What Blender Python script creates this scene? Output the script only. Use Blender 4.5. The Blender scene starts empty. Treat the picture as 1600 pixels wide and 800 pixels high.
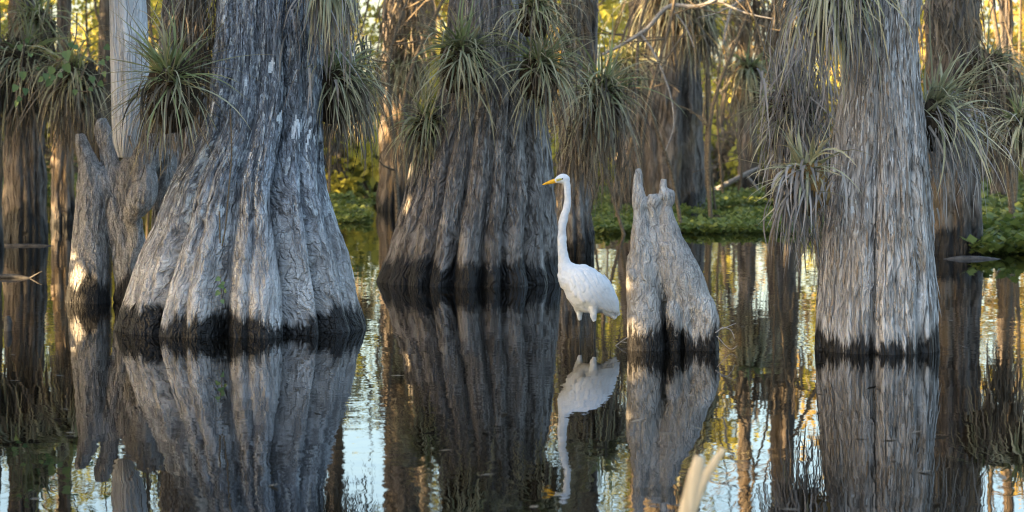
import bpy, math, random
import numpy as np
from mathutils import Vector

C = bpy.context.scene.collection
FPX, HOR, CAMH = 3530.0, 190.0, 1.15
PI = math.pi

# ------------------------------------------------------------------ helpers
def P(px, py, D):
    return np.array([(px - 800.0) / FPX * D, D, CAMH - (py - HOR) / FPX * D])

def tag(o, label=None, cat=None, group=None, kind=None):
    if label: o['label'] = label
    if cat: o['category'] = cat
    if group: o['group'] = group
    if kind: o['kind'] = kind
    return o

def empty(name, loc, label, cat, group=None):
    o = bpy.data.objects.new(name, None)
    o.empty_display_size = 0.1
    C.objects.link(o); o.location = loc
    return tag(o, label, cat, group)

def mesh_data(name, V, faces, mat, attrs=None, smooth=True):
    """faces: (n,k) int array or list of such arrays"""
    V = np.asarray(V, dtype=np.float32)
    if not isinstance(faces, (list, tuple)): faces = [faces]
    faces = [np.asarray(f, dtype=np.int32) for f in faces if len(f)]
    me = bpy.data.meshes.new(name)
    me.vertices.add(len(V)); me.vertices.foreach_set('co', V.ravel())
    nl = sum(f.size for f in faces); nf = sum(len(f) for f in faces)
    me.loops.add(nl); me.polygons.add(nf)
    me.loops.foreach_set('vertex_index', np.concatenate([f.ravel() for f in faces]))
    st = []; off = 0
    for f in faces:
        st.append(off + np.arange(len(f)) * f.shape[1]); off += f.size
    me.polygons.foreach_set('loop_start', np.concatenate(st).astype(np.int32))
    me.polygons.foreach_set('use_smooth', np.full(nf, smooth))
    me.update(calc_edges=True)
    me.validate()
    for k, a in (attrs or {}).items():
        a = np.asarray(a, dtype=np.float32)
        if a.ndim == 2:
            at = me.attributes.new(k, 'FLOAT_VECTOR', 'POINT'); at.data.foreach_set('vector', a.ravel())
        else:
            at = me.attributes.new(k, 'FLOAT', 'POINT'); at.data.foreach_set('value', a.ravel())
    if mat: me.materials.append(mat)
    return me

def obj(name, me, parent=None):
    o = bpy.data.objects.new(name, me); C.objects.link(o)
    if parent is not None: o.parent = parent
    return o

def mobj(name, V, F, mat, parent=None, attrs=None, smooth=True):
    """vertices given in WORLD space; shifted into the parent's frame"""
    V = np.asarray(V, dtype=np.float64)
    if parent is not None: V = V - np.array(parent.location)
    return obj(name, mesh_data(name, V, F, mat, attrs, smooth), parent)

# ------------------------------------------------------------------ noise
_r = np.random.default_rng(11)
_perm = np.concatenate([_r.permutation(256)] * 3)
_g = _r.normal(size=(256, 3)); _g /= np.linalg.norm(_g, axis=1)[:, None]
def perlin(x, y, z):
    x, y, z = np.broadcast_arrays(x, y, z)
    xi, yi, zi = np.floor(x).astype(int), np.floor(y).astype(int), np.floor(z).astype(int)
    xf, yf, zf = x - xi, y - yi, z - zi
    xi &= 255; yi &= 255; zi &= 255
    f = lambda t: t * t * t * (t * (t * 6 - 15) + 10)
    u, v, w = f(xf), f(yf), f(zf)
    def g(a, b, c):
        h = _perm[_perm[_perm[xi + a] + yi + b] + zi + c]
        gr = _g[h]
        return gr[..., 0] * (xf - a) + gr[..., 1] * (yf - b) + gr[..., 2] * (zf - c)
    l = lambda a, b, t: a + (b - a) * t
    return 1.5 * l(l(l(g(0,0,0), g(1,0,0), u), l(g(0,1,0), g(1,1,0), u), v),
             l(l(g(0,0,1), g(1,0,1), u), l(g(0,1,1), g(1,1,1), u), v), w)
def fbm(x, y, z, o=3, gain=.5):
    s = 0; a = 1
    for i in range(o):
        s = s + a * perlin(x * 2**i + 7.3 * i, y * 2**i + 3.1 * i, z * 2**i + 5.7 * i); a *= gain
    return s
def sstep(a, b, x):
    t = np.clip((x - a) / (b - a), 0, 1); return t * t * (3 - 2 * t)

# ------------------------------------------------------------------ materials
class NT:
    def __init__(s, name):
        s.m = bpy.data.materials.new(name); s.m.use_nodes = True
        s.t = s.m.node_tree; s.t.nodes.clear()
        s.out = s.t.nodes.new('ShaderNodeOutputMaterial')
    def n(s, typ, ins=None, **kw):
        nd = s.t.nodes.new(typ)
        for k, v in kw.items(): setattr(nd, k, v)
        for k, v in (ins or {}).items():
            if hasattr(v, 'is_output'): s.t.links.new(v, nd.inputs[k])
            else: nd.inputs[k].default_value = v
        return nd
    def math(s, op, a, b=0.0, clamp=False):
        return s.n('ShaderNodeMath', {0: a, 1: b}, operation=op, use_clamp=clamp).outputs[0]
    def mix(s, f, a, b, blend='MIX'):
        nd = s.n('ShaderNodeMix', data_type='RGBA', blend_type=blend)
        for i, v in ((0, f), (6, a), (7, b)):
            if hasattr(v, 'is_output'): s.t.links.new(v, nd.inputs[i])
            else: nd.inputs[i].default_value = v if i == 0 else (*v, 1)
        return nd.outputs[2]
    def ramp(s, f, stops):
        nd = s.n('ShaderNodeValToRGB', {0: f}); e = nd.color_ramp.elements
        while len(e) < len(stops): e.new(.5)
        for el, (p, c) in zip(e, stops):
            el.position = p; el.color = (*c, 1) if len(c) == 3 else c
        return nd.outputs[0]
    def rng(s, f, a, b, c=0., d=1.):
        return s.n('ShaderNodeMapRange', {0: f, 1: a, 2: b, 3: c, 4: d}, interpolation_type='SMOOTHSTEP').outputs[0]
    def noise(s, vec, scale, detail=4, rough=.6, sc=(1, 1, 1), off=(0, 0, 0), dist=0., col=False):
        mp = s.n('ShaderNodeMapping', {0: vec, 1: off, 3: sc}).outputs[0]
        nd = s.n('ShaderNodeTexNoise', {'Vector': mp, 'Scale': scale, 'Detail': detail, 'Roughness': rough, 'Distortion': dist})
        return nd.outputs[1 if col else 0]
    def attr(s, name, out='Vector'):
        return s.n('ShaderNodeAttribute', attribute_name=name).outputs[out]
    def done(s, sh):
        s.t.links.new(sh, s.out.inputs[0]); return s.m

def bark_mat(name, dark, mid, light, patch=None, patch_amt=0., lichen=0., blocky=0., wet=.1, tan=None, tan_amt=0., base_pale=0., stretch=7., fine=1., coord='bark', moss=0., warp=1., bd=.03):
    t = NT(name)
    v = t.attr(coord)
    pos = t.n('ShaderNodeNewGeometry').outputs['Position']
    z = t.n('ShaderNodeSeparateXYZ', {0: pos}).outputs[2]
    wv = t.noise(v, 5, 3, .5, col=True)
    wsub = t.n('ShaderNodeVectorMath', {0: wv, 1: (.5, .5, .5)}, operation='SUBTRACT').outputs[0]
    wsc = t.n('ShaderNodeVectorMath', {0: wsub, 1: (.05 * warp, .05 * warp, .12)}, operation='MULTIPLY').outputs[0]
    v2 = t.n('ShaderNodeVectorMath', {0: v, 1: wsc}, operation='ADD').outputs[0]
    k = 1.0 / stretch
    a = t.noise(v2, 34 * fine, 6, .68, (1, 1, k))
    b = t.noise(v2, 85 * fine, 4, .6, (1, 1, k * .9), (3, 1, 2))
    cell = t.n('ShaderNodeTexVoronoi', {'Vector': t.n('ShaderNodeMapping', {0: v2, 3: (1, 1, max(k * 2.2, .42))}).outputs[0], 'Scale': 95 * fine, 'Randomness': .72},
               feature='DISTANCE_TO_EDGE').outputs[0]
    crack = t.rng(cell, .02, .17)
    h0 = t.attr('ridge', 'Fac')
    ca = t.math('ABSOLUTE', t.math('SUBTRACT', t.noise(v2, 21 * fine, 3, .55, (1, 1, k * .8), (11, 3, 5)), .5))
    cb = t.math('ABSOLUTE', t.math('SUBTRACT', t.noise(v2, 46 * fine, 2, .5, (1, 1, k * .9), (2, 13, 5)), .5))
    pl = t.math('MULTIPLY', t.rng(ca, .0, .075), t.rng(cb, .0, .06, .45, 1))      # 0 in a fissure, 1 on a strip
    s = t.math('ADD', t.math('MULTIPLY', a, .5), t.math('MULTIPLY', b, .5))
    s = t.math('ADD', t.math('MULTIPLY', t.math('SUBTRACT', s, .5), 1.25), .5)
    s = t.math('ADD', s, t.math('MULTIPLY', t.math('SUBTRACT', pl, .65), .16))
    s = t.math('ADD', s, t.math('MULTIPLY', t.math('SUBTRACT', h0, .5), .16))
    col = t.ramp(s, [(.33, dark), (.49, mid), (.66, light)])
    if blocky > 0:
        col = t.mix(t.math('MULTIPLY', t.math('SUBTRACT', 1.0, crack), blocky), col, tuple(c * .6 for c in dark))
    # broad tone changes
    lo = t.noise(v, 3.2, 5, .6, (1, 1, .45), (5, 5, 5))
    col = t.mix(t.rng(lo, .36, .66, 0, .55), col, tuple(m * .62 for m in mid))
    if patch:
        pz = t.rng(t.math('ADD', z, t.math('MULTIPLY', lo, .9)), .75, 1.35, 0, patch_amt)
        col = t.mix(pz, col, patch, 'MULTIPLY')
    if tan:
        tn = t.noise(v, 2.4, 5, .65, (1, 1, .35), (1, 9, 4))
        col = t.mix(t.rng(tn, .5, .66, 0, tan_amt), col, tan)
    if base_pale:
        bp = t.rng(t.math('ADD', z, t.math('MULTIPLY', t.noise(v, 5, 4, .6, (1, 1, .4)), -.5)), .42, -.05, 0, base_pale)
        col = t.mix(bp, col, light, 'SCREEN')
    if lichen:
        li = t.noise(v2, 30, 4, .6, (1, 1, .3), (2, 7, 1))
        hi = t.rng(z, .35, .75)
        col = t.mix(t.math('MULTIPLY', t.rng(li, .66 - lichen * .08, .69 - lichen * .06, 0, .85), hi), col, (.62, .66, .68))
    if moss:
        mo = t.noise(v, 4, 5, .7, (1, 1, .5), (8, 2, 6))
        col = t.mix(t.rng(mo, .52, .7, 0, moss), col, (.09, .10, .035))
    # dark waterline stain, torn upper edge
    j = t.noise(v2, 40, 4, .75, (1, 1, .07), (4, 4, 0))
    j2 = t.noise(v, 6, 2, .5, (1, 1, .1), (9, 4, 0))
    edge = t.math('SUBTRACT', z, t.math('ADD', t.math('MULTIPLY', t.math('SUBTRACT', j, .5), .30), t.math('MULTIPLY', t.math('SUBTRACT', j2, .5), wet * 3.0)))
    tide = t.rng(edge, wet, wet * 2.3 if wet > 0 else .001, .5 if wet > 0 else 0, 0)
    col = t.mix(t.math('MULTIPLY', tide, t.rng(j2, .35, .6)), col, (.55, .50, .44), 'MULTIPLY')
    w = t.rng(edge, wet - .03, wet + .03, 1, 0)
    col = t.mix(w, col, t.mix(s, (.006, .006, .006), (.035, .033, .032)))
    rough = t.rng(w, 0, 1, .9, .5)
    hh = t.math('ADD', t.math('ADD', t.math('MULTIPLY', a, .55), t.math('MULTIPLY', b, .5)), t.math('MULTIPLY', pl, .55))
    if blocky > 0: hh = t.math('ADD', hh, t.math('MULTIPLY', crack, blocky * .5))
    bump = t.n('ShaderNodeBump', {'Strength': 1.0, 'Distance': bd, 'Height': hh}).outputs[0]
    bs = t.n('ShaderNodeBsdfPrincipled', {'Base Color': col, 'Roughness': rough, 'Normal': bump, 'Specular IOR Level': .25})
    return t.done(bs.outputs[0])

def leaf_mat(name, c0, c1, trans=.35, tip=None, rough=.55):
    t = NT(name)
    r = t.attr('rnd', 'Fac'); tt = t.attr('along', 'Fac')
    col = t.mix(r, c0, c1)
    if tip: col = t.mix(t.rng(tt, .35, 1., 0, .85), col, tip)
    d = t.n('ShaderNodeBsdfPrincipled', {'Base Color': col, 'Roughness': rough, 'Specular IOR Level': .25}).outputs[0]
    tr = t.n('ShaderNodeBsdfTranslucent', {0: col}).outputs[0]
    return t.done(t.n('ShaderNodeMixShader', {0: trans, 1: d, 2: tr}).outputs[0])

def plain_mat(name, c0, c1, scale=20., rough=.7, bump=.3, sc=(1, 1, 1), spec=.3, dist=.004):
    t = NT(name)
    v = t.n('ShaderNodeTexCoord').outputs['Object']
    a = t.noise(v, scale, 6, .65, sc)
    col = t.ramp(a, [(.32, c0), (.68, c1)])
    b = t.n('ShaderNodeBump', {'Strength': bump, 'Distance': dist, 'Height': a}).outputs[0]
    return t.done(t.n('ShaderNodeBsdfPrincipled', {'Base Color': col, 'Roughness': rough, 'Normal': b, 'Specular IOR Level': spec}).outputs[0])

M = {}
M['bark_blue'] = bark_mat('weathered_blue_grey_bark', (.085, .08, .078), (.33, .317, .308), (.63, .615, .60), patch=(.66, .77, .92), patch_amt=.8, lichen=1.25, blocky=.22, wet=.115, base_pale=.3, stretch=5.)
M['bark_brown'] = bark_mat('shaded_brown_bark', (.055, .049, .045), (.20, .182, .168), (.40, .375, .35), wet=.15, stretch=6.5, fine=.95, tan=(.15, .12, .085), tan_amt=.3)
M['bark_grey'] = bark_mat('stringy_grey_bark', (.08, .07, .063), (.38, .355, .33), (.66, .63, .60), wet=.085, stretch=8, fine=.95, tan=(.40, .27, .15), tan_amt=.6, lichen=.35, base_pale=.15)
M['bark_far'] = bark_mat('far_cypress_bark', (.03, .026, .022), (.115, .098, .085), (.23, .20, .175), wet=.22, stretch=8, fine=.5, tan=(.34, .22, .10), tan_amt=.4, moss=.1)  # base darkened for shade, tan patches painted as sunlit spots
M['bark_wood'] = bark_mat('slim_tree_bark', (.04, .033, .026), (.12, .10, .08), (.23, .20, .16), wet=-9, stretch=9, fine=.4, moss=.3)
M['snag'] = bark_mat('bleached_dead_wood', (.30, .30, .31), (.66, .67, .68), (.78, .79, .80), wet=-9, stretch=26, fine=.7, tan=(.45, .42, .40), tan_amt=.3)
M['knee'] = bark_mat('pale_knee_bark', (.20, .19, .18), (.49, .475, .455), (.68, .665, .64), wet=.105, stretch=3.6, fine=.9, blocky=.22, tan=(.50, .38, .22), tan_amt=.4, warp=2.2, bd=.017)
M['knee_dull'] = bark_mat('dull_knee_bark', (.09, .085, .08), (.40, .38, .36), (.62, .59, .565), wet=.13, stretch=3.5, fine=.85, blocky=.4, warp=1.6, bd=.024)
M['leaf_green'] = leaf_mat('air_plant_leaf', (.15, .19, .08), (.38, .43, .19), .25, tip=(.36, .33, .19))
M['leaf_grey'] = leaf_mat('grey_air_plant_leaf', (.16, .17, .09), (.48, .47, .30), .2, tip=(.44, .37, .23))
M['leaf_dry'] = leaf_mat('dry_air_plant_leaf', (.045, .036, .026), (.27, .22, .155), .2)
M['leaf_dead'] = leaf_mat('dead_grey_leaf', (.09, .082, .075), (.38, .35, .32), .15)
M['root'] = plain_mat('root_fibre', (.018, .014, .010), (.09, .068, .045), 60, .95, .8, (1, 1, .2), .1, .02)
M['fibre_orange'] = plain_mat('orange_root_fibre', (.10, .06, .025), (.42, .27, .11), 70, .95, .8, (1, 1, .3), .1, .02)
M['wood_leaf_a'] = leaf_mat('yellow_green_foliage', (.20, .22, .035), (.52, .46, .09), .5)
M['wood_leaf_b'] = leaf_mat('golden_foliage', (.30, .22, .05), (.58, .40, .11), .5)
M['wood_leaf_c'] = leaf_mat('olive_foliage', (.07, .09, .02), (.24, .24, .05), .45)
M['float'] = leaf_mat('floating_plant_leaf', (.07, .11, .025), (.24, .27, .065), .35)
M['vine_leaf'] = leaf_mat('vine_leaf', (.09, .16, .06), (.2, .29, .12), .35)
M['stem'] = plain_mat('thin_stem', (.06, .045, .03), (.20, .16, .11), 50, .9, .3)
M['twig_grey'] = plain_mat('bare_grey_twig', (.14, .13, .12), (.40, .38, .36), 60, .85, .3)
M['wet_log'] = plain_mat('wet_log', (.014, .012, .010), (.10, .09, .08), 25, .6, .6, (1, 1, 1), .4)
M['reed'] = plain_mat('pale_dry_reed', (.34, .27, .17), (.54, .45, .31), 60, .7, .2, (1, 1, .1))
M['mud'] = plain_mat('leaf_litter', (.02, .016, .01), (.13, .10, .06), 9, .95, .9, (1, 1, 1), .1, .05)

def water_mat():
    t = NT('still_swamp_water')
    pos = t.n('ShaderNodeNewGeometry').outputs['Position']
    def slope(scale, k, off, detail=2):
        c = t.noise(pos, scale, detail, .5, (1, 1, 0), off, col=True)
        c = t.n('ShaderNodeVectorMath', {0: c, 1: (.5, .5, .5)}, operation='SUBTRACT').outputs[0]
        return t.n('ShaderNodeVectorMath', {0: c, 1: (k, k, 0)}, operation='MULTIPLY').outputs[0]
    calm = t.rng(t.noise(pos, .55, 2, .5, (1, .6, 0), (3, 1, 0)), .38, .68, .25, 1.0)
    a = slope(2.2, .010, (0, 0, 0)); b = slope(9.0, .020, (5, 2, 0)); c = slope(24.0, .022, (1, 7, 0))
    fine = t.n('ShaderNodeVectorMath', {0: b, 1: c}, operation='ADD').outputs[0]
    fine = t.n('ShaderNodeVectorMath', {0: fine, 'Scale': calm}, operation='SCALE').outputs[0]
    s = t.n('ShaderNodeVectorMath', {0: a, 1: fine}, operation='ADD').outputs[0]
    for (cx, cy, amp) in ((.40, 12.0, .0045), (-.75, 9.6, .003), (.83, 11.3, .004)):    # faint rings round the wading bird and a dropped seed
        q = t.n('ShaderNodeVectorMath', {0: pos, 1: (cx, cy, 0)}, operation='SUBTRACT').outputs[0]
        r = t.n('ShaderNodeVectorMath', {0: q}, operation='LENGTH').outputs['Value']
        wv = t.math('MULTIPLY', t.math('SINE', t.math('MULTIPLY', r, 75.)), t.rng(r, .02, .75, amp, 0))
        d = t.n('ShaderNodeVectorMath', {0: q}, operation='NORMALIZE').outputs[0]
        d = t.n('ShaderNodeVectorMath', {0: d, 'Scale': wv}, operation='SCALE').outputs[0]
        s = t.n('ShaderNodeVectorMath', {0: s, 1: d}, operation='ADD').outputs[0]
    n = t.n('ShaderNodeVectorMath', {0: s, 1: (0, 0, 1)}, operation='ADD').outputs[0]
    n = t.n('ShaderNodeVectorMath', {0: n}, operation='NORMALIZE').outputs[0]
    bs = t.n('ShaderNodeBsdfPrincipled', {'Base Color': (.004, .0032, .002, 1), 'Roughness': .0, 'IOR': 1.33, 'Normal': n})
    return t.done(bs.outputs[0])
M['water'] = water_mat()
M['lichen'] = plain_mat('white_lichen', (.42, .45, .47), (.80, .83, .86), 110, .95, .5, (1, 1, .6), .05, .006)

def feather_mat():
    t = NT('white_plumage')
    v = t.n('ShaderNodeTexCoord').outputs['Object']
    a = t.noise(v, 60, 4, .6, (1, 1, 1)); col = t.ramp(a, [(.3, (.64, .67, .70)), (.7, (.76, .78, .80))])
    b = t.n('ShaderNodeBump', {'Strength': .35, 'Distance': .006, 'Height': t.noise(v, 90, 3, .6, (1, 1, .5))}).outputs[0]
    return t.done(t.n('ShaderNodeBsdfPrincipled', {'Base Color': col, 'Roughness': .8, 'Normal': b, 'Specular IOR Level': .15}).outputs[0])
M['feather'] = feather_mat()
M['bill'] = plain_mat('yellow_bill', (.75, .34, .015), (.92, .52, .03), 40, .45, .05)
M['lore'] = plain_mat('lore_skin', (.35, .38, .08), (.5, .45, .1), 40, .5, .05)
M['eye'] = plain_mat('eye', (.01, .01, .008), (.02, .02, .015), 20, .1, 0)
M['leg'] = plain_mat('black_leg_skin', (.02, .02, .02), (.06, .056, .05), 60, .5, .3)

# ------------------------------------------------------------------ geometry builders
def tube_arrays(pts, rad, N=10, cap=True):
    """rings along a polyline; returns V, quads, tris"""
    pts = np.asarray(pts, float); rad = np.asarray(rad, float); n = len(pts)
    tan = np.gradient(pts, axis=0); tan /= np.linalg.norm(tan, axis=1)[:, None] + 1e-12
    up = np.array([0., 1, 0]) if abs(tan[0][1]) < .8 else np.array([1., 0, 0])
    V = []; 
    a = np.arange(N) * 2 * PI / N
    e1 = np.cross(tan[0], up); e1 /= np.linalg.norm(e1)
    for i in range(n):
        e1 = e1 - tan[i] * e1.dot(tan[i]); e1 /= np.linalg.norm(e1) + 1e-12
        e2 = np.cross(tan[i], e1)
        V.append(pts[i] + rad[i] * (np.cos(a)[:, None] * e1 + np.sin(a)[:, None] * e2))
    V = np.concatenate(V)
    i = np.arange(n - 1)[:, None] * N; j = np.arange(N)[None, :]; j2 = (j + 1) % N
    Q = np.stack([i + j, i + j2, i + N + j2, i + N + j], -1).reshape(-1, 4)
    T = np.zeros((0, 3), int)
    if cap:
        V = np.concatenate([V, pts[:1], pts[-1:]]); c0, c1 = n * N, n * N + 1
        jj = np.arange(N); k = (jj + 1) % N
        T = np.concatenate([np.stack([np.full(N, c0), k, jj], -1), np.stack([np.full(N, c1), (n - 1) * N + jj, (n - 1) * N + k], -1)])
    return V, Q, T

def join(parts):
    Vs, Qs, Ts, off = [], [], [], 0
    for V, Q, T in parts:
        Vs.append(V); Qs.append(Q + off); Ts.append(T + off); off += len(V)
    return np.concatenate(Vs), [np.concatenate(Qs), np.concatenate(Ts)]

def spline(pts, n):
    pts = np.asarray(pts, float); m = len(pts); out = []
    ts = np.linspace(0, m - 1, n)
    for t in ts:
        i = min(int(t), m - 2); f = t - i
        p0 = pts[max(i - 1, 0)]; p1 = pts[i]; p2 = pts[i + 1]; p3 = pts[min(i + 2, m - 1)]
        out.append(.5 * (2 * p1 + (p2 - p0) * f + (2 * p0 - 5 * p1 + 4 * p2 - p3) * f * f + (3 * p1 - p0 - 3 * p2 + p3) * f**3))
    return np.array(out)

def trunk_arrays(D, prof, grooves, seed, N=420, dz=.012, top=5.5, Rr=.35, strip=.008, strip_w=.05, strip_l=.45, lump=.02, depth=1.0, zlow=-.3, lean=(0, 0)):
    """a fluted trunk: prof rows are (photo y, left x, right x) at distance D; grooves (angle from the camera side, width, depth at base, depth high)"""
    pr = np.array(prof, float)
    zz = CAMH - (pr[:, 0] - HOR) / FPX * D
    cx = ((pr[:, 1] + pr[:, 2]) / 2 - 800) / FPX * D; hw = (pr[:, 2] - pr[:, 1]) / 2 / FPX * D
    o = np.argsort(zz); zz, cx, hw = zz[o], cx[o], hw[o]
    zfine = np.arange(zlow, zz[-1] + .15, dz)
    zc = np.linspace(zz[-1] + .2, top, 26)
    Z = np.concatenate([zfine, zc])
    ker = np.hanning(9); ker /= ker.sum()
    def itp(a, hi):
        zx = np.concatenate([zz, [top]]); ax = np.concatenate([a, [hi]])
        r = np.interp(Z, zx, ax)
        # light smoothing
        zd = np.arange(zlow, top, .02); q = np.interp(zd, zx, ax)
        q = np.convolve(np.pad(q, 4, 'edge'), ker, 'valid')
        return np.interp(Z, zd, q)
    slope = (hw[0] - hw[1]) / max(zz[1] - zz[0], .05)
    CX = itp(cx, cx[-1] + lean[0]); HW = itp(hw, hw[-1] * .72)
    HW = HW + np.where(Z < zz[0], (Z - zz[0]) * min(slope, 0) * .6, 0)
    ph = np.arange(N) * 2 * PI / N - PI
    PH, ZZ = np.meshgrid(ph, Z)
    rr = np.random.default_rng(seed)
    G = list(grooves)
    a = 100.
    while a < 262:
        G.append((a, .10 + rr.random() * .12, .10 + rr.random() * .1, .03)); a += 22 + rr.random() * 28
    base_t = np.clip(1 - (ZZ - 0) / max(zz[-1], .5), 0, 1.1)
    PHw = PH + .05 * perlin(ZZ * 1.3, seed * 1.7, 3.3)
    mult = np.ones_like(PH)
    for g, w, d0, d1 in G:
        gr = math.radians(g)
        dd = np.angle(np.exp(1j * (PHw - gr + .04 * perlin(ZZ * 2.1, g * .37, seed))))
        d = d1 + (d0 - d1) * base_t ** 1.2
        mult -= d * np.exp(-np.abs(dd / w) ** 1.3)
    mult = np.maximum(mult, .35)
    R = HW[:, None] * mult
    u = np.sin(PH) * Rr; v = -np.cos(PH) * Rr
    wx = .35 * perlin(u * 3, v * 3, ZZ * 2 + seed) * strip_w * 4
    s1 = 1 - 2 * np.abs(perlin(u / strip_w + seed, v / strip_w + wx * 3, ZZ / strip_l + wx))
    s2 = 1 - 2 * np.abs(perlin(u / strip_w * 2.1, v / strip_w * 2.1 + seed, ZZ / strip_l * 1.7 + wx * 2))
    s3 = perlin(u / strip_w * 4.1, v / strip_w * 4.1 + seed, ZZ / strip_l * 4)
    pl = np.minimum(1, np.abs(perlin(u / strip_w * .9 + 5, v / strip_w * .9 + wx * 3, ZZ / strip_l * .8 + seed)) / .16)
    ridge = s1 * .45 + s2 * .35 + s3 * .25 + 1.1 * (pl - .8)
    R = R + strip * (ridge - .3) + lump * fbm(u * 4 + seed, v * 4, ZZ * 2.2, 3)
    cy = D
    X = CX[:, None] + R * np.sin(PH); Y = cy - depth * R * np.cos(PH) + lean[1] * np.maximum(ZZ, 0)
    V = np.stack([X, Y, ZZ], -1).reshape(-1, 3)
    m = len(Z)
    i = np.arange(m - 1)[:, None] * N; j = np.arange(N)[None, :]; j2 = (j + 1) % N
    Q = np.stack([i + j, i + j2, i + N + j2, i + N + j], -1).reshape(-1, 4)
    bark = np.stack([u, v, ZZ], -1).reshape(-1, 3) + np.array([seed * 3.7, seed * 1.9, 0])
    ridge = np.clip(.5 + ridge * .5, 0, 1).ravel()
    surf = lambda phi, z: np.array([np.interp(z, Z, CX) + np.interp(z, Z, HW) * math.sin(phi), cy - depth * np.interp(z, Z, HW) * math.cos(phi), z])
    return V, Q, {'bark': bark, 'ridge': ridge}, surf

def bark_strips(V, N, at, n, seed, z0, z1, mat, parent, wmax=.013, lift=.012, Lr=(7, 18)):
    """loose slivers of bark that follow the trunk and stand off it at one end"""
    rs = np.random.default_rng(seed); G = V.reshape(-1, N, 3); rows = np.where((G[:, 0, 2] > z0) & (G[:, 0, 2] < z1))[0]
    B = at['bark'].reshape(-1, N, 3)
    Vs, Fs, Bs, off = [], [], [], 0
    for _ in range(n):
        i = int(rs.choice(rows)); j = int(rs.integers(0, N)); k = int(rs.integers(*Lr))
        if i + k >= len(G) - 30: continue
        t = np.linspace(0, 1, k); w = wmax * (.35 + .65 * rs.random()) * np.clip(np.minimum(t, 1 - t) * 5, .12, 1)
        drift = np.cumsum(rs.normal(size=k) * .25) + rs.normal() * .6 * t
        jj = (j + np.round(drift).astype(int)) % N
        c = G[np.arange(i, i + k), jj]; ax = G[i:i + k].mean(1); nr = c - ax; nr[:, 2] = 0; nr /= np.linalg.norm(nr, axis=1)[:, None]
        sd_ = np.stack([-nr[:, 1], nr[:, 0], 0 * t], -1)
        lf = (.002 + lift * rs.random() * np.abs((1 - t) if rs.random() < .7 else t) ** 1.6)[:, None]
        c = (c + np.roll(c, 1, 0) + np.roll(c, -1, 0)) / 3 if k > 4 else c
        c[0] = G[i, jj[0]]; c[-1] = G[i + k - 1, jj[-1]]
        a_ = c + sd_ * w[:, None] + nr * lf; m_ = c + nr * (lf + .35 * w[:, None]); b_ = c - sd_ * w[:, None] + nr * lf
        Vs.append(np.stack([a_, m_, b_], 1).reshape(-1, 3)); Bs.append(np.repeat(B[i, j] + rs.normal(size=3) * .3 * np.array([1, 1, 0]), 3 * k).reshape(3, -1).T + np.stack([a_, m_, b_], 1).reshape(-1, 3) * 0 + np.stack([a_ * 0, m_ * 0, b_ * 0], 1).reshape(-1, 3))
        q = off + np.arange(k - 1)[:, None] * 3 + np.arange(2)[None]
        Fs.append(np.stack([q, q + 3, q + 4, q + 1], -1).reshape(-1, 4)); off += 3 * k
    Vv = np.concatenate(Vs); bb = Vv.copy() * np.array([1, 1, 1.]) + np.repeat(rs.normal(size=(len(Vs), 3)) * np.array([2, 2, 0]), [len(v) for v in Vs], axis=0)
    o = mobj('loose_bark_strips', Vv, np.concatenate(Fs), mat, parent, {'bark': bb, 'ridge': np.repeat(.45 + .5 * rs.random(len(Vs)), [len(v) for v in Vs])})
    o['kind'] = 'stuff'

def flake(V, N, px, py, rx, ry, D, mat, parent, seed, name='lichen_patch'):
    """a thin crust lying on the trunk round a point of its camera side"""
    G = V.reshape(-1, N, 3)
    front = G[..., 1] < D
    X = 800 + G[..., 0] / G[..., 1] * FPX; Y = HOR + (CAMH - G[..., 2]) / G[..., 1] * FPX
    d = ((X - px + .2 * (Y - py)) / rx) ** 2 + ((Y - py) / ry) ** 2 + .9 * fbm(X * .17 + seed, Y * .11 + .3 * X * .17, seed * .7 + .4, 4, .7)
    ok = front & (d < 1)
    qi = ok[:-1] & ok[1:]; qi &= np.roll(qi, -1, 1); I, J = np.where(qi)
    if not len(I): return
    nr = G - G.mean(1, keepdims=True); nr[..., 2] = 0; nr /= np.linalg.norm(nr, axis=2, keepdims=True)
    Gs = G.copy()
    for _ in range(2): Gs = (np.roll(Gs, 1, 1) + 2 * Gs + np.roll(Gs, -1, 1)) / 4
    Pn = (Gs + nr * .005).reshape(-1, 3)
    F = np.stack([I * N + J, I * N + (J + 1) % N, (I + 1) * N + (J + 1) % N, (I + 1) * N + J], -1)
    lab = np.arange(len(Pn))                                          # keep the largest connected piece
    for _ in range(60):
        m_ = lab[F].min(1); old = lab.copy()
        for c_ in range(4): np.minimum.at(lab, F[:, c_], m_)
        if (lab == old).all(): break
    fl = lab[F[:, 0]]; v_, c_ = np.unique(fl, return_counts=True); F = F[fl == v_[c_.argmax()]]
    if len(F) < 6: return
    u, inv = np.unique(F, return_inverse=True)
    mobj(name, Pn[u], inv.reshape(-1, 4), mat, parent)

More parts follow.
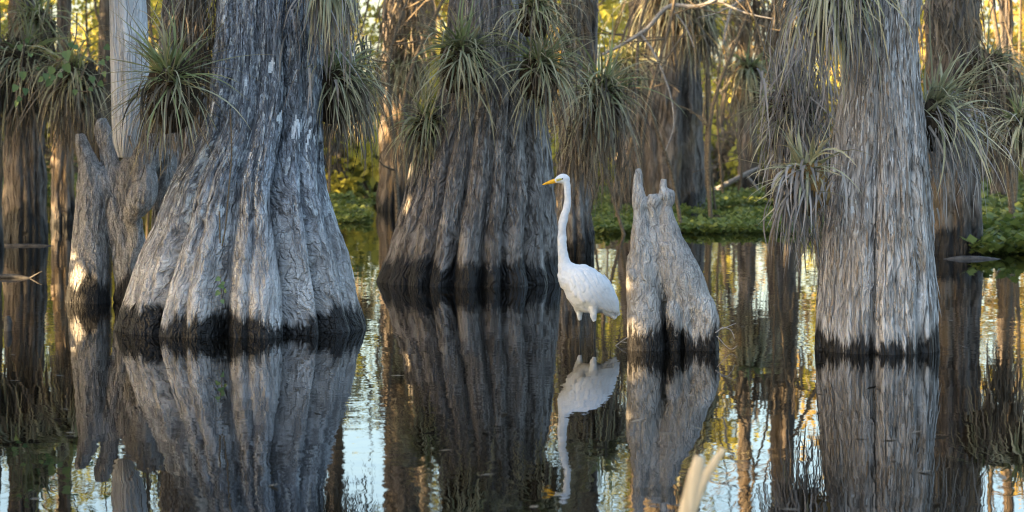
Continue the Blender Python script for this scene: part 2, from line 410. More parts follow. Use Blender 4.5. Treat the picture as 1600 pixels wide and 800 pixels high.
def leaf_cloud(rs, centers, radii, n, size, flat=.8):
    """n leaves scattered through several uneven clumps"""
    w = np.array([r[0] * r[1] * r[2] for r in radii]) ** .7; w /= w.sum()
    idx = rs.choice(len(centers), n, p=w)
    d = rs.normal(size=(n, 3)); d /= np.linalg.norm(d, axis=1)[:, None]
    r = rs.random(n) ** .55
    p = np.array(centers)[idx] + d * r[:, None] * np.array(radii)[idx]
    nrm = rs.normal(size=(n, 3)); nrm /= np.linalg.norm(nrm, axis=1)[:, None]
    t = rs.normal(size=(n, 3)); t[:, 2] -= .5
    t -= nrm * (t * nrm).sum(1)[:, None]; t /= np.linalg.norm(t, axis=1)[:, None]
    b = np.cross(nrm, t)
    L = size * (.5 + rs.random(n))[:, None]; W = L * .36
    V = np.stack([p, p + t * L * .45 + b * W, p + t * L, p + t * L * .45 - b * W], 1).reshape(-1, 3)
    F = np.arange(4 * n).reshape(-1, 4)
    cl = rs.random(len(centers))[idx]
    rnd = np.repeat(np.clip(.55 * cl + .45 * rs.random(n), 0, 1), 4)
    return V, F, {'rnd': rnd, 'along': np.zeros(4 * n)}

def blades(rs, n, root, spread, dirs, L, W, droop, S=7, curl=.2, rnd=(0, 1)):
    """n arching channelled strap leaves. dirs(n) gives unit start directions"""
    d = dirs(n)
    Ln = (L[0] + (L[1] - L[0]) * rs.random(n)); Wn = W * 1.3 * (.55 + .6 * rs.random(n))
    dr = droop[0] + (droop[1] - droop[0]) * rs.random(n)
    p0 = np.array(root) + rs.normal(size=(n, 3)) * np.array(spread)
    wob = rs.normal(size=(n, 3)) * curl
    t = np.linspace(0, 1, S + 1)
    # integrate the direction so that length is kept while gravity pulls the tip down
    pts = np.zeros((n, S + 1, 3)); pts[:, 0] = p0
    cur = d.copy()
    down = np.array([0, 0, -1.])
    tang = np.zeros((n, S + 1, 3)); tang[:, 0] = d
    for k in range(1, S + 1):
        cur = cur + (down * dr[:, None] + wob) * (1.9 / S) * (.35 + t[k])
        cur /= np.linalg.norm(cur, axis=1)[:, None]
        pts[:, k] = pts[:, k - 1] + cur * (Ln / S)[:, None]; tang[:, k] = cur
    side = np.cross(tang, np.array([0, 0, 1.]) + rs.normal(size=(n, 1, 3)) * .35)
    side /= np.linalg.norm(side, axis=2)[:, :, None] + 1e-9
    nor = np.cross(side, tang)
    w = (Wn[:, None] * (1 - t[None] ** 1.6) ** .9 + .0006)[:, :, None]
    Lf = pts + side * w * .5 + nor * w * .22; Rt = pts - side * w * .5 + nor * w * .22
    V = np.stack([Lf, pts, Rt], 2)                                    # n,S+1,3,3
    base = (np.arange(n)[:, None, None] * (S + 1) + np.arange(S)[None, :, None]) * 3
    c = np.arange(2)[None, None, :]
    F = np.stack([base + c, base + c + 1, base + c + 4, base + c + 3], -1).reshape(-1, 4)
    al = np.broadcast_to(t[None, :, None], (n, S + 1, 3)).ravel()
    rv = np.repeat(rnd[0] + (rnd[1] - rnd[0]) * rs.random(n), (S + 1) * 3)
    return V.reshape(-1, 3), F, {'rnd': rv, 'along': al}

def cone_dirs(rs, axis, spread, up=0.):
    ax = np.array(axis, float); ax /= np.linalg.norm(ax)
    def f(n):
        d = rs.normal(size=(n, 3)); d /= np.linalg.norm(d, axis=1)[:, None]
        d = ax + d * spread; d[:, 2] += up
        return d / np.linalg.norm(d, axis=1)[:, None]
    return f

def blob(rs, c, r, seed, N=20, M=14, rough=.35):
    th = np.linspace(0, PI, M)[1:-1]; ph = np.arange(N) * 2 * PI / N
    T, Pp = np.meshgrid(th, ph, indexing='ij')
    d = np.stack([np.sin(T) * np.cos(Pp), np.sin(T) * np.sin(Pp), np.cos(T)], -1).reshape(-1, 3)
    d = np.concatenate([d, [[0, 0, 1], [0, 0, -1]]])
    k = 1 + rough * fbm(d[:, 0] * 1.7 + seed, d[:, 1] * 1.7, d[:, 2] * 1.7, 3)
    V = np.array(c) + d * np.array(r) * k[:, None]
    m = M - 2
    i = np.arange(m - 1)[:, None] * N; j = np.arange(N)[None]; j2 = (j + 1) % N
    Q = np.stack([i + j, i + N + j, i + N + j2, i + j2], -1).reshape(-1, 4)
    jj = np.arange(N); k2 = (jj + 1) % N
    T3 = np.concatenate([np.stack([np.full(N, m * N), jj, k2], -1), np.stack([np.full(N, m * N + 1), (m - 1) * N + k2, (m - 1) * N + jj], -1)])
    return V, Q, T3

def air_plant(px, py, D, rpx, label, seed, out=(0, -1, 0), green=60, grey=70, dry=110, skirt=1.0, mat_g='leaf_green', mat_d='leaf_dry',
              spread=.95, up=.55, droop=(.5, 1.5), dry_len=1.0, width=.017, group='air plants growing on the cypress trunks', root_mat='root', rootr=.38, scale_root_z=1.0, dry_dir=None):
    rs = np.random.default_rng(seed)
    c = P(px, py, D); r = rpx / FPX * D
    spread *= .8 + .4 * rs.random(); up += .3 * (rs.random() - .5); green = int(green * (.55 + .7 * rs.random())); droop = (droop[0] * (.6 + .6 * rs.random()), droop[1] * (.65 + .5 * rs.random()))
    t = empty('air_plant', tuple(c), label, 'air plant', group)
    out = np.array(out, float); out /= np.linalg.norm(out)
    A = blades(rs, int(green * 1.0), c, (r * .06,) * 3, cone_dirs(rs, out + np.array([0, 0, .6]), spread * 1.15, up), (r * .4, r * 1.6), width * 1.0, (droop[0] * .35, droop[1] * .6))
    B = blades(rs, grey, c + np.array([0, 0, -.08 * r]), (r * .1,) * 3, cone_dirs(rs, out, spread * 1.1, up * .5), (r * .85, r * 1.75), width * .9, (droop[0] * .9, droop[1] * 1.15))
    mobj('green_leaf_rosette', A[0], A[1], M[mat_g], t, A[2])
    mobj('arching_leaves', B[0], B[1], M['leaf_grey'], t, B[2])
    if dry:
        Dd = blades(rs, int(dry * .85), c + np.array([0, 0, -.2 * r]) + out * r * .1, (r * .22, r * .14, r * .18), cone_dirs(rs, out * .8 + np.array([0, 0, -.5]) if dry_dir is None else dry_dir, .75, 0), (r * .4 * dry_len, r * 1.35 * dry_len), width * .7, (1.2, 3.2), curl=.35)
        mobj('dry_leaf_skirt', Dd[0], Dd[1], M[mat_d], t, Dd[2])
    if rootr:
        bl = blob(rs, c + np.array([0, 0, -.28 * r * scale_root_z]), (r * rootr, r * rootr * .8, r * rootr * 1.25 * scale_root_z), seed)
        mobj('root_clump', bl[0], [bl[1], bl[2]], M[root_mat], t)
    return t

def hanging(px0, px1, py0, py1, D, n, label, seed, mat='leaf_dry', width=.008, name='hanging_dead_leaves', lens=None, jit=.06):
    """a curtain of dead leaves and fibres hanging down over a trunk"""
    rs = np.random.default_rng(seed)
    t = empty(name, tuple(P((px0 + px1) / 2, py0, D)), label, 'dead leaves', 'curtains of dead leaves on the trunks')
    H = (py1 - py0) / FPX * D
    c = np.array([P(px0 + (px1 - px0) * rs.random(), py0 + (py1 - py0) * .7 * rs.random() ** 1.3, D) for _ in range(n)]) + rs.normal(size=(n, 3)) * jit
    A = blades(rs, n, c, (0, 0, 0), cone_dirs(rs, (0, -.35, -.6), .7), (H * .18, H * .5) if lens is None else lens, width, (1.0, 3.0), curl=.4)
    A[0][:] = A[0]
    mobj('hanging_strands', A[0], A[1], M[mat], t, A[2])
    return t

def remesh_union(parts, voxel, smooth=3):
    V, F = join(parts)
    me = mesh_data('tmp', V, F, None)
    o = obj('tmp', me)
    m = o.modifiers.new('r', 'REMESH'); m.mode = 'VOXEL'; m.voxel_size = voxel
    if smooth:
        s = o.modifiers.new('s', 'SMOOTH'); s.factor = .5; s.iterations = smooth
    dg = bpy.context.evaluated_depsgraph_get(); dg.update()
    ev = o.evaluated_get(dg); em = ev.to_mesh()
    n = len(em.vertices); co = np.zeros(n * 3); em.vertices.foreach_get('co', co)
    no = np.zeros(n * 3); em.vertices.foreach_get('normal', no)
    quads = [list(p.vertices) for p in em.polygons if len(p.vertices) == 4]
    tris = [list(p.vertices) for p in em.polygons if len(p.vertices) == 3]
    ev.to_mesh_clear()
    bpy.data.objects.remove(o); bpy.data.meshes.remove(me)
    return co.reshape(-1, 3), no.reshape(-1, 3), [np.array(quads, int).reshape(-1, 4), np.array(tris, int).reshape(-1, 3)]

def px_tube(rows, D, N=22, n=None, ys=1.0):
    """rows (px, py, radius px[, depth offset m])"""
    pts = [P(r[0], r[1], D) + np.array([0, r[3] if len(r) > 3 else 0, 0]) for r in rows]
    rad = [r[2] / FPX * D for r in rows]
    n = n or len(rows) * 5
    q = spline(np.column_stack([pts, rad]), n)
    return tube_arrays(q[:, :3], np.maximum(q[:, 3], .002), N)

# ------------------------------------------------------------------ camera, world, sun
cam = bpy.data.cameras.new('camera'); co = bpy.data.objects.new('camera', cam); C.objects.link(co)
co.location = (0, 0, CAMH); co.rotation_euler = (PI / 2, 0, 0)
cam.sensor_width = 36; cam.lens = FPX / 1600 * 36; cam.shift_y = -(400 - HOR) / 1600
cam.clip_end = 4000; cam.dof.use_dof = True; cam.dof.focus_distance = 12.0; cam.dof.aperture_fstop = 4.5
S = bpy.context.scene; S.camera = co
SUN_EL = math.radians(17); SUN_AZ = math.radians(242)      # clockwise from +Y: behind the left shoulder
sd = np.array([math.sin(SUN_AZ) * math.cos(SUN_EL), math.cos(SUN_AZ) * math.cos(SUN_EL), math.sin(SUN_EL)])
w = bpy.data.worlds.new('World'); S.world = w; w.use_nodes = True
nt = w.node_tree; bg = nt.nodes['Background']
sky = nt.nodes.new('ShaderNodeTexSky'); sky.sky_type = 'NISHITA'; sky.sun_disc = False
sky.sun_elevation = SUN_EL; sky.sun_rotation = SUN_AZ; sky.dust_density = 3.0; sky.air_density = 1.1; sky.ozone_density = 1.8
nt.links.new(sky.outputs[0], bg.inputs[0]); bg.inputs[1].default_value = .105
sl = bpy.data.lights.new('sun', 'SUN'); sl.energy = 5.0; sl.angle = math.radians(.5); sl.color = (1, .70, .36)
so = bpy.data.objects.new('sun', sl); C.objects.link(so); so.location = (-20, -10, 20)
so.rotation_euler = Vector(-sd).to_track_quat('-Z', 'Y').to_euler()
S.view_settings.view_transform = 'Standard'; S.view_settings.look = 'None'
S.view_settings.exposure = 2.85; S.view_settings.gamma = 1.0
S.cycles.max_bounces = 7; S.cycles.transparent_max_bounces = 4
S.cycles.use_denoising = True; S.cycles.denoiser = 'OPENIMAGEDENOISE'; S.cycles.denoising_prefilter = 'ACCURATE'; S.cycles.denoising_input_passes = 'RGB_ALBEDO_NORMAL'; S.cycles.use_adaptive_sampling = False
S.cycles.pixel_filter_type = 'BLACKMAN_HARRIS'; S.cycles.filter_width = 1.15; S.cycles.sample_clamp_indirect = 4

# ------------------------------------------------------------------ setting
def sheet(name, x0, x1, y0, y1, nx, ny, zf, mat):
    x = np.linspace(x0, x1, nx); y = np.linspace(y0, y1, ny); X, Y = np.meshgrid(x, y)
    V = np.stack([X, Y, zf(X, Y)], -1).reshape(-1, 3)
    i = np.arange(ny - 1)[:, None] * nx; j = np.arange(nx - 1)[None]
    F = np.stack([i + j, i + j + 1, i + nx + j + 1, i + nx + j], -1).reshape(-1, 4)
    o = mobj(name, V, F, mat); tag(o, kind='structure'); return o
def bank_h(X, Y):
    return -.9 + 1.25 * sstep(36, 47, Y + 2.5 * perlin(X * .12, 1.5, 2.2)) + .12 * fbm(X * .4, Y * .4, .5, 3) + 1.2 * sstep(60, 240, Y)
g = sheet('ground', -420, 420, -60, 900, 281, 321, bank_h, M['mud'])
wtr = sheet('water', -420, 420, -60, 900, 2, 2, lambda X, Y: X * 0, M['water'])

# ------------------------------------------------------------------ near cypresses
t_arr = {}
def cypress(D, prof, grooves, seed, mat, label, group=None, N=420, dz=.012, top=5.5, name='cypress_tree', limbs=3, crown=(.8, 1500, .09), **kw):
    V, F, at, surf = trunk_arrays(D, prof, grooves, seed, N=N, dz=dz, top=top, **kw)
    cxb = ((prof[-1][1] + prof[-1][2]) / 2 - 800) / FPX * D
    t = empty(name, (cxb, D, 0), label, 'tree', group)
    mobj('trunk', V, F, M[mat], t, at)
    rs = np.random.default_rng(seed + 900)
    if limbs:
        parts = []; cs = []; rr = []
        topc = V[-N:].mean(0)
        for k in range(limbs):
            a = rs.random() * 2 * PI; z0 = top - .2 - rs.random() * 1.5
            b = np.array([topc[0], topc[1], z0]); L = (1.2 + rs.random() * 1.3) * crown[0] / .8 * .8
            e = b + np.array([math.cos(a) * L, math.sin(a) * L, .7 + rs.random()])
            parts.append(tube_arrays(spline([b, (b + e) / 2 + np.array([0, 0, -.15]), e], 8), np.linspace(.07, .02, 8), 8))
            cs += [e, (b + e) / 2 + np.array([0, 0, .2])]; rr += [(1.1 * crown[0], 1.1 * crown[0], .6), (.7 * crown[0], .7 * crown[0], .45)]
        for Vj, Qj, Tj in parts: mobj('limb', Vj, [Qj, Tj], M['bark_wood'], t, {'bark': Vj, 'ridge': np.full(len(Vj), .5)})
        A = leaf_cloud(rs, cs + [topc + np.array([0, 0, .6])], rr + [(crown[0], crown[0], .7)], crown[1], crown[2])
        mobj('crown', A[0], A[1], M['wood_leaf_c'], t, A[2], smooth=False)
    t_arr[label] = (V, N, at, t)
    return t, surf

PL = [(-60, 340, 499), (0, 340, 500), (60, 338, 500), (100, 336, 500), (150, 330, 502), (200, 318, 503), (240, 295, 506), (271, 275, 509), (300, 262, 515), (350, 246, 528), (395, 223, 545), (433, 207, 557), (480, 189, 569), (520, 180, 578)]
GL = [(-60, .06, .08, .05), (-41, .07, .24, .16), (-23, .04, .06, .05), (-5, .10, .40, .12), (-44, .06, .0, .2), (9, .045, .08, .04), (31, .10, .34, .72), (52, .075, .32, .10), (72, .08, .1, .05)]
tl, sL = cypress(12.65, PL, GL, 3, 'bark_blue', 'large blue-grey cypress with a wide fluted base and white lichen, left of the egret', Rr=.36, strip=.011, strip_w=.035, strip_l=.28, lump=.018)

PM = [(-60, 712, 824), (0, 706, 830), (60, 700, 838), (120, 690, 846), (150, 682, 850), (200, 661, 856), (250, 646, 863), (300, 633, 869), (350, 619, 873), (400, 604, 877), (440, 590, 881)]
GM = [(-66, .07, .10, .04), (-48, .08, .14, .06), (-30, .05, .17, .05), (-12, .07, .24, .07), (8, .05, .22, .06), (24, .06, .22, .05), (44, .06, .26, .08), (64, .08, .16, .05)]
tm, sM = cypress(16.3, PM, GM, 8, 'bark_brown', 'dark brown cypress with a broad cone-shaped base standing behind the egret', N=420, dz=.016, Rr=.4, strip=.011, strip_w=.055, strip_l=.7, lump=.02, top=8.6, crown=(1.9, 2200, .24), limbs=4)  # wide crown out of view, enlarged to darken this trunk

PR = [(-60, 1332, 1432), (0, 1328, 1436), (60, 1322, 1432), (120, 1316, 1436), (200, 1306, 1446), (250, 1302, 1450), (300, 1295, 1453), (350, 1289, 1456), (400, 1283, 1459), (450, 1279, 1461), (500, 1276, 1463), (545, 1274, 1466)]
GR = [(-70, .1, .06, .04), (-45, .06, .04, .04), (-12, .07, .36, .05), (14, .05, .06, .03), (39, .065, .32, .04), (62, .06, .04, .04)]
tr_, sR = cypress(11.45, PR, GR, 5, 'bark_grey', 'pale grey stringy-barked cypress nearest the right edge, three lobes at its foot', Rr=.27, N=420, dz=.011, strip=.010, strip_w=.034, strip_l=.6, lump=.012)

for lab_, n_, z0_, z1_, mt_, wm, lf in (('large blue-grey', 800, .75, 1.95, 'bark_blue', .011, .010), ('dark brown cypress', 700, .35, 1.9, 'bark_brown', .016, .016), ('pale grey stringy', 900, .14, 1.85, 'bark_grey', .010, .013)):
    for key in list(t_arr):
        if key.startswith(lab_): bark_strips(t_arr[key][0], t_arr[key][1], t_arr[key][2], n_, 55, z0_, z1_, M[mt_], t_arr[key][3], wm, lf)
for key in list(t_arr):
    if key.startswith('large blue-grey'):
        for k_, (px, py, rx, ry) in enumerate([(424, 103, 6, 13), (346, 145, 5, 9), (463, 200, 11, 24), (479, 222, 4, 22), (448, 170, 3, 16), (436, 185, 6, 14), (385, 128, 4, 9), (392, 245, 4, 14), (472, 180, 6, 6), (350, 30, 4, 9), (440, 200, 4, 20), (333, 170, 3, 12)]):
            flake(t_arr[key][0], t_arr[key][1], px, py, rx, ry, 12.65, M['lichen'], t_arr[key][3], k_ * 3.1)

# ------------------------------------------------------------------ cypress knees
def knee(name, label, parts, D, voxel, mat, seed, amp=.006, cat='cypress knee', fin=.045):
    V, Nn, F = remesh_union(parts, voxel, 2)
    x, y, z = V.T
    d = fbm(x / fin + seed, y / fin, z / (fin * 2.6), 3)
    ridge = 1 - 2 * np.abs(perlin(x / fin * 1.6, y / fin * 1.6 + seed, z / (fin * 3.5)))
    V = V + Nn * (amp * d + amp * .55 * ridge)[:, None]
    c = V[V[:, 2] < .1].mean(0)
    o = obj(name, mesh_data(name, V - np.array([c[0], c[1], 0]), F, M[mat], {'bark': V, 'ridge': np.clip(.5 + .45 * ridge, 0, 1)}))
    o.location = (c[0], c[1], 0)
    return tag(o, label, cat)
DK = 11.4
parts = [
 px_tube([(997, 263, 3.5), (997, 272, 6), (996, 288, 8), (998, 306, 10.5), (1000, 322, 11.5), (1000, 334, 10), (1001, 360, 14), (1003, 400, 20), (1005, 450, 25), (1008, 500, 27), (1010, 550, 29), (1011, 580, 32)], DK),
 px_tube([(993, 400, 12, .02), (991, 440, 12, .0), (993, 500, 12, .0), (994, 580, 15, .0)], DK),
 px_tube([(1021, 304, 7, -.01), (1021, 313, 10.5, -.01), (1022, 328, 9, -.005), (1023, 350, 11, .01), (1024, 390, 18, .01), (1030, 430, 20, .03), (1034, 470, 14, .06)], DK),
 px_tube([(1037, 280, 5), (1037, 290, 6), (1037, 296, 7), (1040, 304, 13.5), (1042, 312, 12), (1040, 322, 9.5), (1041, 335, 11), (1044, 355, 15), (1052, 390, 23), (1064, 425, 29), (1080, 458, 27), (1092, 490, 24), (1097, 520, 22), (1098, 580, 24)], DK),
 px_tube([(1086, 462, 17, -.02), (1097, 478, 19, -.03), (1104, 500, 19, -.03), (1103, 530, 19, -.02), (1104, 580, 22)], DK),
 px_tube([(1045, 380, 16, -.02), (1049, 420, 17, -.03), (1052, 450, 15, -.03), (1053, 474, 9, -.03)], DK),
 px_tube([(1050, 466, 8, -.02), (1051, 482, 11.5, -.05), (1052, 505, 12, -.05), (1053, 524, 9, -.04), (1054, 545, 7, -.03), (1052, 580, 7, -.01)], DK),
 px_tube([(1060, 430, 11, -.04), (1067, 465, 8, -.055), (1070, 495, 5.5, -.055), (1074, 530, 5, -.04), (1079, 580, 5, -.03)], DK),
 px_tube([(1050, 420, 18, .06), (1056, 470, 22, .09), (1058, 580, 26, .11)], DK),
 px_tube([(986, 420, 6, -.03), (990, 432, 8, -.045), (990, 445, 5, -.03)], DK, 12),
]
knee('cypress_knee', 'pale grey three-fingered cypress knee standing in the water right of the egret', parts, DK, .0065, 'knee', 4, .0045, fin=.035)
DL = 14.4
parts = [
 px_tube([(126, 210, 6), (128, 222, 9.5), (132, 240, 12), (140, 262, 17), (143, 290, 22), (142, 330, 24), (141, 380, 27), (139, 430, 30), (138, 470, 34), (138, 500, 38)], DL),
 px_tube([(156, 186, 6, .05), (158, 198, 11, .05), (163, 225, 12, .05), (170, 255, 14, .05), (176, 285, 17, .03), (172, 320, 18, .02)], DL),
 px_tube([(150, 268, 14), (168, 300, 14), (180, 335, 15), (186, 380, 14), (194, 425, 15), (200, 500, 18)], DL),
 px_tube([(238, 215, 22, .1), (225, 245, 26, .06), (205, 275, 25, .05), (193, 310, 23, .04), (192, 350, 18, .02), (196, 400, 20), (203, 440, 23), (206, 500, 28)], DL),
 px_tube([(226, 262, 15, -.06), (231, 290, 20, -.11), (223, 314, 20, -.13), (210, 334, 13, -.10), (214, 352, 11, -.06), (212, 385, 15, -.03), (203, 420, 17, -.02), (198, 470, 20, -.02)], DL),
 px_tube([(240, 240, 26, .2), (250, 300, 24, .25), (255, 400, 30, .3), (255, 500, 40, .3)], DL),
]
knee('cypress_knee', 'dull grey knobbly knee cluster with two raised fingers, left of the big blue-grey trunk', parts, DL, .009, 'knee_dull', 9, .009, fin=.05)

# bleached dead trunk wedged between the knee cluster and the big tree
rows = [(-70, 169, 224), (0, 171, 229), (60, 172, 232), (120, 173, 233), (180, 174, 230), (225, 177, 216), (246, 186, 202)]
V, F, at, _ = trunk_arrays(14.15, rows, [(-25, .12, .06, .05), (22, .1, .05, .05)], 21, N=160, dz=.012, top=4.2, Rr=.12, strip=.003, strip_w=.03, strip_l=.8, lump=.006, zlow=CAMH - (246 - HOR) / FPX * 14.15)
t = empty('dead_trunk', (V[0, 0], 14.15, .9), 'bleached white dead trunk, bare and barkless, rising behind the knobbly knee cluster', 'dead tree')
bt = V[:160].mean(0)
mobj('trunk', np.concatenate([V, [bt]]), [F, np.stack([np.full(160, len(V)), (np.arange(160) + 1) % 160, np.arange(160)], -1)], M['snag'], t, {'bark': np.concatenate([at['bark'], [bt]]), 'ridge': np.concatenate([at['ridge'], [.5]])})

# ------------------------------------------------------------------ egret
def egret():
    D = 12.0; k = D / FPX
    loc = P(918, 527, D); loc[2] = 0
    t = empty('egret', tuple(loc), 'white long-necked egret with a yellow bill wading in front of the brown trunk', 'bird')
    # stations along the body axis: px, py, radius px, lateral factor
    st = np.array([(882, 416, 11.5, .85), (890, 428, 22, .8), (904, 439.5, 30, .78), (919, 454, 34, .76), (936, 466, 29, .72), (949.5, 476.5, 18, .66), (957.5, 488, 9, .5), (962, 495, 3.5, .4)], float)
    q = spline(st, 34)
    ctr = np.array([P(a, b, D) for a, b in q[:, :2]]); R = q[:, 2] * k; lat = q[:, 3]
    tan = np.gradient(ctr, axis=0); tan /= np.linalg.norm(tan, axis=1)[:, None]
    e2 = np.array([0, 1., 0]); e1 = np.cross(tan, e2)               # e1 in the picture plane
    N = 36; a = np.arange(N) * 2 * PI / N
    def surf(si, ang, off=0.):
        i = np.clip(si * (len(q) - 1), 0, len(q) - 1.001); j = i.astype(int); f = (i - j)[..., None]
        L = lambda A: A[j] * (1 - f) + A[j + 1] * f if A.ndim > 1 else A[j] * (1 - f[..., 0]) + A[j + 1] * f[..., 0]
        c, r, l, n1 = L(ctr), L(R), L(lat), L(e1)
        return c + (r + off)[..., None] * np.sin(ang)[..., None] * n1 + ((r * l + off) * np.cos(ang))[..., None] * (-e2)
    sg, ag = np.meshgrid(np.linspace(0, 1, 34), a, indexing='ij')
    Vb = surf(sg, ag).reshape(-1, 3)
    i = np.arange(33)[:, None] * N; j = np.arange(N)[None]; j2 = (j + 1) % N
    Qb = np.stack([i + j, i + j2, i + N + j2, i + N + j], -1).reshape(-1, 4)
    jj = np.arange(N); k2 = (jj + 1) % N
    Vb = np.concatenate([Vb, ctr[:1], ctr[-1:]])
    Tb = np.concatenate([np.stack([np.full(N, 34 * N), k2, jj], -1), np.stack([np.full(N, 34 * N + 1), 33 * N + jj, 33 * N + k2], -1)])
    body = (Vb, Qb, Tb)
    neck = px_tube([(893, 440, 20), (884, 424, 13), (881.5, 408, 9.8), (879.5, 394, 7.8), (878.5, 378, 7), (878.3, 362, 6.7), (879.5, 348, 6.9), (881.5, 338, 6.9), (885, 327, 6), (887, 313, 5.5), (886.5, 300, 5.3), (885.8, 289, 5.7), (882, 281, 6.3)], D, 20, 64)
    neck[0][:, 1] = D + (neck[0][:, 1] - D) * .85
    head = px_tube([(888, 284, 4.0), (884.5, 280.5, 7.0), (879.5, 279.2, 8.0), (874, 280.3, 6.6), (869.5, 281.8, 4.6), (866.5, 282.8, 3.4)], D, 20, 24)
    head[0][:, 1] = D + (head[0][:, 1] - D) * .78
    th1 = px_tube([(904, 470, 12, .035), (904.5, 482, 8, .035), (906, 493, 4.5, .035), (906.5, 502, 2.6, .035)], D, 14, 14)
    th2 = px_tube([(924, 466, 14, -.045), (926.5, 482, 7.5, -.05), (927.5, 493, 5, -.05), (928, 502, 2.8, -.05)], D, 14, 14)
    tail = px_tube([(945, 478, 12), (955, 490, 7), (962, 498, 3.0)], D, 14, 12)
    V, Nn, F = remesh_union([body, neck, head, th1, th2, tail], .0042, 3)
    # plumage unevenness
    x, y, z = V.T
    low = sstep(.85, .5, z)
    V = V + Nn * ((.0035 * fbm(x * 26, y * 26, z * 22, 3)) * (.25 + low) )[:, None]
    mobj('body', V, F, M['feather'], t)
    # folded wings: rows of overlapping feathers laid on the body surface
    rs = np.random.default_rng(4)
    for side in (0, 1):
        Vs, Fs, off = [], [], 0
        rows_ = [(.24, .13, 6, .9, .010), (.32, .15, 7, .9, .012), (.40, .18, 8, .85, .014), (.48, .24, 8, .8, .016), (.55, .36, 8, .74, .020)]
        for ri, (s0, ln, cnt, span, lift) in enumerate(rows_):
            for f in range(cnt):
                u = f / (cnt - 1)
                angc = math.radians(62 - 92 * u * span)              # from the back down over the flank
                s_c = s0 + .03 * rs.normal() * .5 - .10 * u
                l = ln * (1 + .3 * (1 - u)) * (.95 + .1 * rs.random())
                wdt = math.radians(11 + 3 * rs.random())
                tt = np.linspace(0, 1, 9); ww = np.array([-1, -.5, 0, .5, 1])
                T, W_ = np.meshgrid(tt, ww, indexing='ij')
                shape = np.sqrt(np.clip(T * 3.5, 0, 1)) * np.sqrt(np.clip((1 - T) * 2.2, 0, 1))
                s_ = np.clip(s_c + T * l, 0, .985)
                ang = angc - math.radians(20) * T * (1 - .3 * u) + W_ * wdt * shape
                o_ = .001 + ri * .0015 + lift * .75 * T ** 1.5 + .005 * (1 - W_**2) * shape - .012 * (T > .97) - .003 * (np.abs(W_) > .9)
                ang2 = ang if side == 0 else PI - ang
                Pt = surf(s_, ang2, o_)
                Vs.append(Pt.reshape(-1, 3))
                i = np.arange(8)[:, None] * 5; j = np.arange(4)[None]
                Fs.append(np.stack([i + j, i + j + 1, i + 6 + j, i + 5 + j], -1).reshape(-1, 4) + off); off += 45
        mobj('wing', np.concatenate(Vs), np.concatenate(Fs), M['feather'], t)
    pr_ = np.random.default_rng(12); pk = []
    for _ in range(46):                                               # thin plumes trailing off the back
        s0 = .45 + .25 * pr_.random(); ang = math.radians(88 - 130 * pr_.random()) if pr_.random() < .75 else math.radians(92 + 20 * pr_.random())
        tt = np.linspace(0, 1, 8); sv = np.clip(s0 + (.62 + .1 * pr_.random() - .3 * (s0 - .45)) * tt, 0, 1.0)
        pt = surf(np.clip(sv, 0, .985), ang + (PI * .04) * pr_.normal() * tt, .006 + .012 * tt ** 2 * pr_.random())
        pt = pt + (np.clip(sv - .985, 0, 1) * .25)[:, None] * np.array([.7, 0, -.7])
        pk.append(tube_arrays(pt, np.linspace(.0016, .0005, 8), 5))
    Vp, Fp = join(pk); o_pl = mobj('plumes', Vp, Fp, M['feather'], t); o_pl['kind'] = 'stuff'
    # bill: upper and lower mandible in one tapered spear
    bl = px_tube([(871, 281.6, 3.9), (865, 283.2, 3.5), (858, 285.2, 2.7), (852, 287, 1.7), (847.5, 288.4, .5)], D, 14, 20)
    bl[0][:, 1] = D + (bl[0][:, 1] - D) * .6
    mobj('bill', bl[0], [bl[1], bl[2]], M['bill'], t)
    for sgn in (-1, 1):
        lo = px_tube([(879.5, 279.5, 1.3, sgn * .0155), (875, 280.2, 1.9, sgn * .0150), (869.5, 281.8, 1.6, sgn * .0105)], D, 10, 10)
        mobj('lore', lo[0], [lo[1], lo[2]], M['lore'], t)
        e = blob(rs, P(878.6, 279.3, D) + np.array([0, sgn * .0185, 0]), (.0050, .0030, .0050), 1, 12, 9, 0)
        mobj('eye', e[0], [e[1], e[2]], M['eye'], t)
    for rows in ([(906.3, 500, 2.4, .035), (906.6, 510, 1.7, .035), (906, 522, 1.6, .035), (905.5, 530, 2.2, .035), (907, 545, 1.6, .035), (909, 580, 1.5, .035)],
                 [(928.3, 500, 2.6, -.05), (928.4, 510, 1.8, -.05), (928, 522, 1.6, -.05), (927.6, 532, 2.2, -.05), (929, 548, 1.6, -.05), (931, 585, 1.5, -.05)]):
        lg = px_tube(rows, D, 10, 24)
        mobj('leg', lg[0], [lg[1], lg[2]], M['leg'], t)
egret()

# ------------------------------------------------------------------ air plants on the near trees
air_plant(268, 122, 12.25, 95, 'spiky green air plant beside the dead white trunk, its leaves fanned like a star', 101, out=(-.35, -.8, .25), green=110, grey=90, dry=110, spread=1.3, up=.35, droop=(.15, .9), width=.013, rootr=.42)
air_plant(512, -48, 12.15, 88, 'grey drooping air plant with long straps at the top right of the big blue-grey trunk', 102, out=(.2, -.75, -.25), green=16, grey=90, dry=150, spread=.7, up=0, droop=(1.0, 2.6), mat_d='leaf_dead', width=.016, rootr=.3)
air_plant(522, 118, 12.75, 82, 'green air plant on the right flank of the big trunk, leaves arching over open water', 103, out=(.7, -.5, .2), green=70, grey=110, dry=150, spread=.9, up=.3, droop=(.4, 1.5), width=.014, rootr=.45, dry_len=1.2)
air_plant(722, 78, 15.75, 86, 'full green air plant at the upper left of the brown trunk, leaves arching down', 104, out=(-.15, -.8, .1), green=120, grey=150, dry=50, spread=1.25, up=.35, droop=(.6, 1.7), width=.015)
